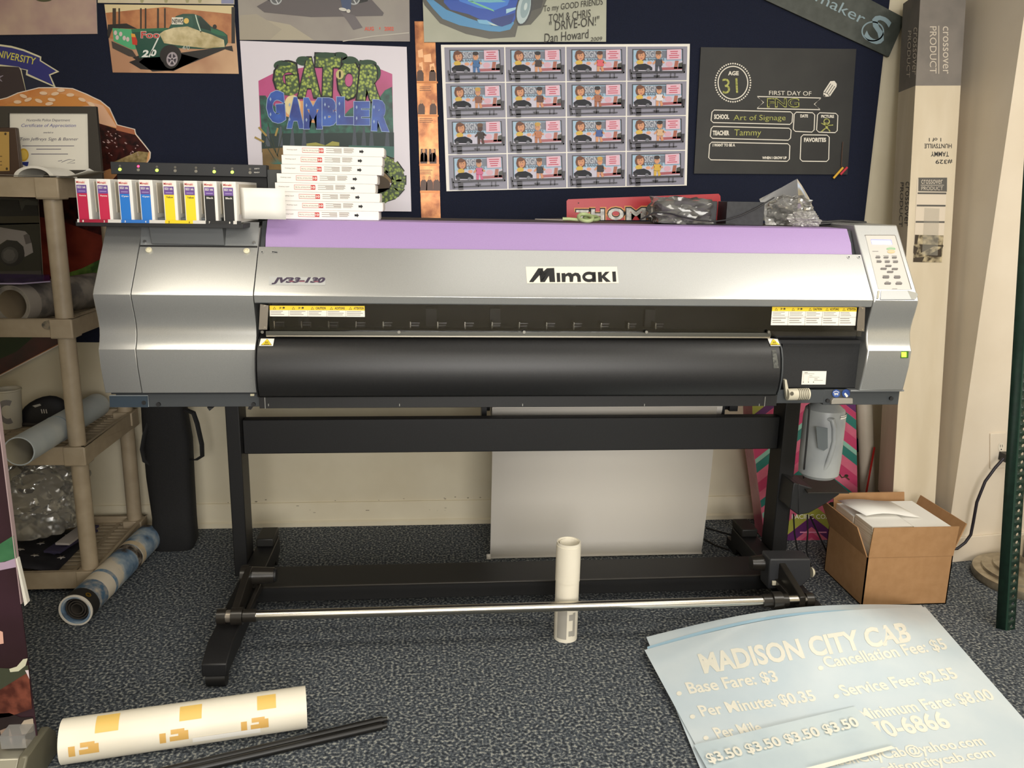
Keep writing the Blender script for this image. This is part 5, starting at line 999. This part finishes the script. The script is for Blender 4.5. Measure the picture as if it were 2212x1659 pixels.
sdv = dd.cross(V((0, 0, 1))); gp_ = fa+dd*.02+sdv*.032+V((0, 0, .041)); b = MB(); b.lathe([(.005, 0), (.009, .001), (.009, .003), (.005, .003), (.005, 0)], gp_, K('#b08d3c', .3, .9), 16, (sdv*.6+V((0, 0, .8)))); b.build('grommet', FAB)
for t0_, t1_, mm in ((.30, .33, '#5b7f9a'), (.62, .68, '#2a1f18'), (.69, .74, '#cbb896'), (.06, .20, '#45637c')):
    b = MB(); b.pipe(fa.lerp(fb, t0_), fa.lerp(fb, t1_), .0506, .0490, noisy('fabric_band', mm, '#b5aa98', 40, .8, lo=.4, hi=.75), 36); b.build('printed_band', FAB)
# ---------------------------------------------------------------- leaning bag and tall roll behind the left leg
bk = noisy('black_nylon', '#0c0c0d', '#131314', 200, .8, 0, .2)
BB = thing('tripod_bag', 'long black carrying bag leaning on the wall behind the left leg', 'bag', (-.99, 3.06, 0))
secs = [(0, -.995, 3.075, .072, .045), (.03, -.99, 3.075, .082, .05), (.12, -.99, 3.085, .078, .05), (.28, -1.0, 3.105, .085, .048), (.42, -1.005, 3.125, .088, .046), (.55, -1.015, 3.14, .080, .045), (.68, -1.025, 3.155, .074, .042), (.76, -1.03, 3.165, .06, .035)]
b = MB(); rows = []
for z, x, y, rx, ry in secs: rows.append([V((x+rx*math.copysign(abs(cos(a))**.6, cos(a)), y+ry*math.copysign(abs(sin(a))**.6, sin(a)), z+.004*sin(5*a+z*20)*(z > 0))) for a in [2*pi*k/28 for k in range(29)]])
b.grid(rows, bk); b.face(rows[-1][:-1], bk); b.face(rows[0][:-1], bk); b.build('bag_body', BB)
for pts in (((322, 912), (312, 940), (307, 970), (312, 995), (326, 1003), (336, 998)), ((398, 884), (418, 892), (426, 915), (436, 960), (437, 985), (424, 993), (408, 993))):
    b = MB(); b.path([P(x, y, 'y', 3.075 if 0 < i < len(pts)-1 else 3.10) for i, (x, y) in enumerate(pts)], .007, bk, 8, (.009, .003)); b.build('strap', BB)
b = MB(); b.pipe((-1.068, 3.212, 0), (-1.10, 3.226, .76), .036, .03, noisy('cream_roll', '#e9e2d3', '#f0eadd', 7, .5), 32); meta(b.build('tall_roll'), 'tall cream roll standing against the wall between the shelf and black bag', 'roll')
# ---------------------------------------------------------------- tan plastic shelf unit
tanp = noisy('tan_plastic', '#a3937a', '#ad9d84', 20, .5)
XR, XL, YF, YK = -1.135, -2.0, 2.70, 3.20
SH = thing('shelf_unit', 'tan plastic four tier shelf unit at the left edge of the room', 'shelf', (XR-.4, 2.95, 0))
TZ = [(1.372, .060), (.940, .058), (.520, .060), (.083, .060)]
PX = (XR-.033, XL+.033); PY = (YF+.033, YK-.033)
for k, (zt, hh) in enumerate(TZ):
    b = MB(); z0 = zt-hh; w_ = .016
    b.box(XL, XR, YF, YF+w_, z0, zt, tanp); b.box(XL, XR, YK-w_, YK, z0, zt, tanp); b.box(XL, XL+w_, YF, YK, z0, zt, tanp); b.box(XR-w_, XR, YF, YK, z0, zt, tanp)
    for x_ in PX:
        for y_ in PY: b.box(x_-.035, x_+.035, y_-.035, y_+.035, z0-.006, zt-.001, tanp)
    tier = b.build('tier', SH, bevel=.004)
    b = MB(); zd = zt-.022
    for i in range(13): x = XL+.03+(XR-XL-.06)*i/12; b.box(x-.007, x+.007, YF+.01, YK-.01, zd-.012, zd, tanp)
    for i in range(15): y = YF+.02+(YK-YF-.04)*i/14; b.box(XL+.01, XR-.01, y-.008, y+.008, zd-.010, zd-.001, tanp)
    b.build('lattice', tier)
for x_ in PX:
    for y_ in PY:
        b = MB(); seg_ = [(0, .025)]+[(TZ[i+1][0]-.004, TZ[i][0]-TZ[i][1]-.004) for i in range(3)][::-1]
        for z0, z1 in seg_: b.tube((x_, y_, z0), (x_, y_, z1), .0265, tanp, 28)
        b.build('pole', SH)
b = MB(); A = Art(b, (0, YF-.001, 0)); A.ell(106, 702, 16, 10, noisy('smudge', '#4d4a42', '#8a7d68', 60, .7), 1); b.build('smudge', SH)
DZ = [zt-.0215 for zt, _ in TZ]
# top tier
CF = thing('framed_certificate', 'framed certificate of appreciation with a gold seal on the shelf top', 'picture frame', (-1.2, 2.99, DZ[0]))
fy = 2.99; b = MB(); A = Art(b, (0, fy, 0), zoom=Z1); fm = K('#3b3731', .4)
o = [(0, 905), (818, 908), (822, 1485), (0, 1490)]; i_ = [(75, 965), (745, 968), (755, 1450), (80, 1452)]
zb_ = DZ[0]
ow = [A.w(*q) for q in o]; iw = [A.w(*q) for q in i_]; ow[0] = A.w(-30, 905); ow[3] = V((ow[0].x, fy, zb_)); ow[2].z = zb_; ow[2].x = ow[1].x
for k in range(4): b.prism([ow[k], ow[(k+1) % 4], iw[(k+1) % 4], iw[k]], (0, .018, 0), fm)
b.build('frame', CF, bevel=.002)
b = MB(); A = Art(b, (0, fy+.006, 0), zoom=Z1, step=.0003); A.base([(70, 960), (752, 962), (762, 1458), (74, 1458)], .004, K('#e6e2d6', .4))
bi, bn = K('#4a4460', .6), K('#57569c', .6)
for t_, x, y, w_, h_, mm in (('Huntsville Police Department', 225, 1042, 374, 28, bi), ('Certificate of Appreciation', 182, 1092, 466, 36, bn), ('awarded to', 370, 1138, 84, 16, bi), ('Tom Jeffreys Sign & Banner', 170, 1207, 498, 34, bi)): A.text(t_, x, y, w_, h_, mm, 1, shear=.25)
A.lines(190, 1243, 645, 1256, 1, bi, 1, .4, .05); A.lines(310, 1270, 530, 1283, 1, bi, 1, .4, .05); A.lines(265, 1312, 580, 1326, 1, bi, 1, .4, .05)
A.stroke([(495, 1375), (530, 1368), (525, 1385), (560, 1370), (590, 1360), (640, 1365), (570, 1395), (640, 1390)], 4, bi, 1)
A.ell(200, 1322, 45, 56, K('#d8ad3c', .4), 2); A.ell(200, 1322, 34, 42, K('#e6c35c', .4), 3); A.poly([(150, 1385), (245, 1380), (235, 1425), (195, 1405), (140, 1425)], K('#28337a', .5), 1); b.build('certificate', CF)
PL = thing('award_plaque', 'small gold and dark wood plaque in front of the framed certificate', 'plaque', (-1.35, 2.93, DZ[0]))
b = MB(); A = Art(b, (0, 2.93, 0), zoom=Z1); a = A.w(-80, 1088); c = A.w(137, 1088); b.prism([V((a.x, 2.93, DZ[0])), V((c.x, 2.93, DZ[0])), c, a], (0, .02, 0), K('#453226', .4)); b.build('board', PL, bevel=.003)
b = MB(); A = Art(b, (0, 2.929, 0), zoom=Z1); A.poly([(-70, 1122), (78, 1125), (82, 1458), (-70, 1462)], K('#c9a560', .3, .4), 1)
for x, y in ((46, 1142), (58, 1440)): A.ell(x, y, 10, 12, K('#4a3a24', .4), 2, 10)
for y in (1330, 1375, 1405): A.lines(-40, y, 30, y+14, 1, K('#6b5530', .5), 2, .5); 
b.build('plate', PL)
b = MB(); q = V((P(72, 372, 'y', 2.84).x, 2.84, DZ[0]+.034)); b.pipe(q, q+V((.02, .12, -.004)), .058, .046, K('#e9e6dd', .5), 40)
for k in range(len(b.v)): x_, y_, z_ = b.v[k]; b.v[k] = (q.x+(x_-q.x)*1.15, y_, DZ[0]+max(0, (z_-DZ[0])*.62))
meta(b.build('label_roll'), 'flattened white roll of labels on the shelf top before the certificate', 'roll')
def sheet_on(lb_, pts, zs, nm='paper_sheet', mm=None, y_=None, ct='paper', group=None):
    mb = MB(); mb.grid(pts, mm or WHITE); return meta(mb.build(nm, solid=.0008), lb_, ct, group)
xs_ = [P(x, 385, 'y', 2.75).x for x in (-60, 0, 60, 120, 160, 185, 205)]
sheet_on('curling grey paper lying along the front of the shelf top', [[V((x, y, 1.3735+ (.003 if i < 5 else .010*(i-4)) - (.002 if y > 2.7 else .006)*(0))) for i, x in enumerate(xs_)] for y in (2.70, 2.76, 2.84)], 0, 'paper_sheet', K('#b9b3a4', .6))
xs_ = [P(x, 380, 'y', 2.86).x for x in (125, 150, 170, 187, 197)]
sheet_on('white paper with a raised corner at the right end of the shelf top', [[V((x, y, 1.3775+.0085*max(0, i-1)*(1 if y < 2.9 else .4))) for i, x in enumerate(xs_)] for y in (2.85, 2.93)], 0)
# second tier
cy_ = 2.98
b = MB(); A = Art(b, (0, cy_, 0), zoom=(0, 350, 4.046)); nd = noisy('night_photo_print', '#14140f', '#22211a', 9, .25); q = [A.w(-700, 300), A.w(332, 318), A.w(370, 1090), A.w(-700, 1080)]
for k in (2, 3): q[k].z = DZ[1]
b.prism(q, (0, .004, 0), nd, K('#8b8272', .4))
A.poly([(-300, 480), (340, 470), (345, 540), (-300, 560)], K('#3a3420', .4), 1); A.poly([(-300, 540), (345, 530), (362, 960), (-300, 960)], K('#262519', .4), 1); A.poly([(-300, 960), (362, 950), (370, 1030), (-300, 1020)], K('#3c3733', .4), 2)
A.poly([(-300, 560), (0, 570), (120, 590), (220, 605), (255, 640), (275, 700), (290, 790), (215, 830), (205, 740), (150, 690), (60, 680), (0, 720), (-300, 760)], K('#8d8680', .35), 3)
A.poly([(205, 640), (245, 625), (270, 680), (275, 705), (225, 720)], K('#57504c', .35), 4); A.ell(100, 800, 115, 112, K('#1b1a18', .4), 4); A.ell(85, 815, 75, 74, K('#403e3b', .35), 5); A.ell(80, 815, 56, 56, K('#55524d', .35), 6, 7)
A.poly([(-200, 320), (160, 330), (175, 400), (190, 430), (200, 360), (320, 350), (335, 470), (-300, 480)], K('#0c0c0a', .4), 2); A.poly([(170, 350), (240, 330), (330, 345), (330, 380), (220, 375), (190, 430)], K('#3b3a33', .4), 3)
meta(b.build('photo_print', smooth=0), 'dark photo panel of a white car standing on the second shelf tier', 'print')
b = MB()
q0, q1 = P(27, 662, 'y', 2.725), P(205, 612, 'y', 3.16); q0.z = DZ[1]+.062; q1.z = DZ[1]+.062
grp = noisy('grey_printed_vinyl', '#5d5955', '#8a8379', 16, .5, stretch=(1, 1, 1), lo=.42, hi=.58); b.pipe(q0, q1, .0605, .047, grp, 40, inner=K('#9a8a70', .7)); b.pipe(q0-(q1-q0).normalized()*.002, q0+(q1-q0).normalized()*.055, .0608, .0595, K('#9d958a', .6), 40)
meta(b.build('vinyl_roll'), 'grey printed vinyl roll on the second shelf tier', 'vinyl roll')
b = MB(); b.prism([V((-1.90, 2.71, DZ[1]+.128)), V((P(50, 634, 'y', 2.71).x, 2.71, DZ[1]+.132)), V((P(110, 618, 'y', 2.80).x, 2.80, DZ[1]+.130)), V((P(108, 606, 'y', 2.95).x, 2.95, DZ[1]+.135)), V((-1.90, 2.95, DZ[1]+.138))], (0, 0, -.004), noisy('purple_print', '#2a1640', '#46286a', 14, .25), K('#a99bb5', .5)); meta(b.build('purple_panel', smooth=0), 'purple printed panel lying flat across the grey vinyl roll', 'print')
# third tier
q0, q1 = P(41, 975, 'y', 2.50), V((-1.262, 3.15, DZ[2]+.0465))
b = MB(); b.pipe(q0, q1, .0445, .041, noisy('pale_blue_roll', '#b9c4c8', '#cdd3d2', 7, .5), 40, inner=K('#c4bda9', .6)); dd = (q1-q0).normalized()
b.pipe(q0+dd*.27, q0+dd*.275, .0452, .0435, K('#8fa3ad', .5), 40); meta(b.build('vinyl_roll'), 'pale blue vinyl roll sticking out over the front of the third tier', 'vinyl roll')
CU = thing('paper_cup', 'white cup with a grey letter mark on the third shelf tier', 'cup', (P(22, 905, 'y', 3.02).x, 3.02, DZ[2]))
cc = V((P(22, 905, 'y', 3.02).x, 3.02, DZ[2])); b = MB(); b.lathe([(0, 0), (.036, 0), (.045, .135), (.0475, .137), (.0465, .142), (.0425, .14), (.034, .004), (0, .004)], cc, K('#d3ccb8', .5), 36); b.build('cup', CU)
b = MB(); gy = K('#8d8784', .6)
def cw_(a, z): r = .0365+z*.0675; return V((cc.x+r*cos(a), cc.y+r*sin(a), cc.z+z))
for k in range(18):
    t0_, t1_ = radians(60+k*13), radians(60+(k+1)*13); a0 = radians(-72)
    b.face([cw_(a0+.85*r_*cos(t_), .066+.045*r_*sin(t_)) for r_, t_ in ((.55, t0_), (1, t0_), (1, t1_), (.55, t1_))], gy)
b.build('letter_mark', CU)
shm = K('#17171c', .6)
SHO = thing('sports_shoe', 'black sports shoe with pale stripes lying on the third shelf tier', 'shoe', (P(78, 900, 'y', 3.05).x, 3.05, DZ[2]))
sc = V((P(78, 895, 'y', 3.06).x+.035, 3.06, DZ[2])); b = MB(); rows = []
for u, wz, h_, y_ in ((-.085, .010, .03, 0), (-.075, .03, .055, 0), (-.03, .036, .085, 0), (.02, .036, .10, 0), (.06, .034, .088, 0), (.08, .02, .06, 0), (.085, .006, .03, 0)):
    rows.append([V((sc.x+u, sc.y+wz*cos(a), sc.z+.012+max(0, h_*sin(a)))) for a in [pi*k/12 for k in range(13)]])
b.grid(rows, shm); b.build('upper', SHO, sub=1)
b = MB(); b.prism([(sc.x-.088, sc.y-.036, sc.z), (sc.x+.088, sc.y-.036, sc.z), (sc.x+.088, sc.y+.036, sc.z), (sc.x-.088, sc.y+.036, sc.z)], (0, 0, .014), K('#3a3532', .6)); b.build('sole', SHO, bevel=.005)
b = MB(); A = Art(b, (0, sc.y-.038, 0), zoom=(0, 860, 3.95))
for x in (352, 372, 392): A.stroke([(x, 95), (x+8, 130)], 9, K('#c9c4bc', .6), 1)
A.poly([(275, 65), (340, 48), (352, 62), (300, 80)], K('#a8a59c', .6), 1); b.build('stripe', SHO)
# bottom tier
navy2 = noisy('starred_cloth', '#15151c', '#23222a', 20, .8)
b = MB(); x0, x1 = P(45, 1150, 'y', 2.78).x, -1.31
def hz(u, v): return DZ[3]+.004+.055*(.6+.4*sin(u*4+v*3))*min(1, 5*min(u+.05, 1.02-u))*min(1, 5*min(v+.1, 1.05-v))
b.grid([[V((x0-.25+(x1-x0+.28)*u, 2.73+.36*v, hz(u, v))) for u in [k/20 for k in range(21)]] for v in [k/12 for k in range(13)]], navy2)
for u, v in ((.55, .35), (.72, .25), (.62, .6), (.85, .5), (.8, .75), (.93, .3)):
    pts = []
    for k in range(10):
        r_ = (.034 if k % 2 == 0 else .014); uu, vv = u+r_*cos(k*pi/5), v+r_*1.5*sin(k*pi/5); pts.append(V((x0-.25+(x1-x0+.28)*uu, 2.73+.36*vv, hz(uu, vv)+.003)))
    b.face(pts, K('#b3ada6', .7))
b.path([V((x0-.25+(x1-x0+.28)*u, 2.728, DZ[3]+.012+.012*sin(u*5))) for u in [k/10 for k in range(11)]], .006, K('#6b2c38', .7), 8)
meta(b.build('starred_cloth', solid=.002), 'dark folded cloth with pale stars on the bottom shelf tier', 'cloth')
for k, (u0, v0, u1, v1, wd, zz) in enumerate(((118, 1200, 212, 1148, .05, .012), (130, 1196, 214, 1138, .06, .03), (150, 1178, 200, 1140, .05, .046))):
    a, c = P(u0, v0, 'z', DZ[3]+zz), P(u1, v1, 'z', DZ[3]+zz); a.y = max(a.y, 2.735); dd = (c-a).normalized(); sd_ = V((0, 0, 1)).cross(dd)*wd
    b = MB(); b.prism([a, c, c+sd_, a+sd_], (0, 0, .008), (K('#a9a3a6', .5), K('#cfc8c4', .5), K('#b9b2ae', .5))[k], K('#3a3550', .6) if k < 2 else None)
    meta(b.build('magazine', smooth=0), ('lowest of the magazines fanned on the bottom shelf tier', 'middle magazine with a pale cover on the bottom shelf tier', 'uppermost of the magazines fanned on the bottom shelf tier')[k], 'magazine', 'magazines on the bottom tier')
b = MB(); crumple(b, (P(92, 1080, 'y', 2.98).x-.06, 3.0, DZ[3]+.17), (.20, .15, .16), plastic('smoky_film', '#b5b2ac', .3), 21.3, .3, 5, 1.3, DZ[3]+.068); meta(b.build('plastic_bag', smooth=18), 'big cloudy plastic bag heaped on the bottom shelf tier', 'plastic bag')
# ---------------------------------------------------------------- roll-up banner at the left edge
RB = thing('banner_stand', 'roll up banner stand with a dark food picture at the left edge', 'banner stand', (-1.2, 1.79, 0))
alu = K('#a8a596', .35, .6)
b = MB(); b.prof([(1.70, .006), (1.70, .055), (1.73, .085), (1.83, .085), (1.86, .055), (1.86, .006)], -1.95, -.935, alu); b.box(-1.9, -.98, 1.74, 1.82, 0, .006, dark); b.build('base', RB, bevel=.003)
b = MB(); b.prof([(1.694, 0), (1.694, .058), (1.727, .092), (1.835, .092), (1.866, .058), (1.866, 0)], -.935, -.915, K('#6f6c5c', .4, .3)); b.build('end_cap', RB, bevel=.004)
b = MB(); b.box(-.985, -.93, 1.755, 1.80, .0925, .125, film2); b.build('clear_clip', RB)
mar = noisy('maroon_print', '#2a161a', '#38202a', 6, .4); bw = K('#c6bcae', .5)
b = MB(); b.box(-1.9, -.927, 1.80, 1.803, .086, 2.0, mar); A = Art(b, (0, 1.7994, 0), step=.0003); xe = P(60, 1400, 'y', 1.8).x
ol = [(-200, 1000), (20, 1000), (47, 1290), (64, 1420), (79, 1580), (-200, 1640)]
def cp2(pts, mm, l): 
    q = clip(pts, ol)
    if len(q) > 2: A.poly(q, mm, l)
cp2([(-60, 1190), (0, 1175), (40, 1150), (42, 1205), (0, 1215), (-60, 1225)], noisy('green_print', '#2c5c3c', '#477a52', 12, .4), 1)
cp2([(-60, 1222), (10, 1214), (50, 1200), (50, 1222), (0, 1232)], K('#a893a8', .5), 2); cp2([(-20, 1355), (6, 1365), (8, 1390), (-20, 1395)], K('#d8a896', .5), 2)
cp2([(-60, 1440), (40, 1445), (75, 1430), (80, 1470), (20, 1490), (-60, 1510)], K('#3c4030', .5), 2); cp2([(20, 1445), (36, 1440), (50, 1424), (60, 1422), (55, 1438), (40, 1450), (22, 1452)], K('#c9c8ae', .5), 3)
cp2([(-60, 1500), (0, 1490), (45, 1462), (62, 1452), (72, 1530), (20, 1548), (-60, 1560)], noisy('patty_picture', '#4a2118', '#7a4232', 40, .4), 3); cp2([(54, 1448), (80, 1446), (80, 1470), (64, 1468)], K('#d6c6c8', .5), 4)
cp2([(42, 1570), (52, 1556), (70, 1552), (82, 1560), (72, 1580), (48, 1590)], K('#a89a88', .5), 4); cp2([(-60, 1545), (20, 1540), (45, 1550), (80, 1548), (84, 1620), (-60, 1640)], K('#1c1012', .5), 3); cp2([(0, 1578), (20, 1570), (26, 1590), (4, 1600)], K('#9a8476', .5), 5)
b.build('banner', RB)
b = MB(); b.box(-.9265, -.9245, 1.798, 1.812, .43, 2.0, K('#a58f90', .6)); b.build('banner_edge', RB)
b = MB(); b.prism([(-.9245, 1.797, .54), (-.9215, 1.797, .54), (-.911, 1.797, .432), (-.918, 1.797, .425)], (0, .012, 0), K('#d6d2c6', .5)); b.build('banner_tab', RB)
b = MB(); b.tube((-1.4, 1.84, .085), (-1.4, 1.84, 2.0), .009, alu, 14); b.build('pole', RB)
# cable and adapter on the carpet behind the stand
b = MB(); b.path([P(x, y, 'z', .005) for x, y in ((1525, 1140), (1560, 1150), (1590, 1158), (1620, 1170), (1645, 1185), (1655, 1200))], .0035, cab, 8); b.path([P(x, y, 'z', .005) for x, y in ((1522, 1165), (1545, 1178), (1575, 1188))], .0035, cab, 8)
q = P(1592, 1185, 'z', 0); b.box(q.x-.03, q.x+.035, q.y-.03, q.y+.04, 0, .035, cab); meta(b.build('floor_cable'), 'black adapter and cable lying on the carpet behind the right leg', 'cable')
b = MB()
for pts in (((1714, 1110), (1716, 1150), (1722, 1185), (1735, 1210)), ((1744, 1112), (1745, 1150), (1742, 1190), (1752, 1225)), ((1750, 1115), (1766, 1150), (1785, 1190), (1800, 1225)), ((1784, 1095), (1800, 1125), (1812, 1160), (1815, 1185))):
    b = MB(); qq = [P(x, y, 'y', 2.66 if pts[-1][0] < 1790 else 2.79) for x, y in pts]
    b.path([V((q.x, q.y, max(q.z, .004))) for q in qq], .003, cab, 8); b.build('power_lead', PR)
b = MB(); b.path([P(x, y, 'y', 2.36) for x, y in ((1749, 872), (1747, 900), (1742, 960), (1738, 1000))]+[V((P(1733, 1030, 'y', 2.55).x, 2.54, P(1733, 1030, 'y', 2.55).z))], .003, cab, 8)
b.build('power_lead', PR)
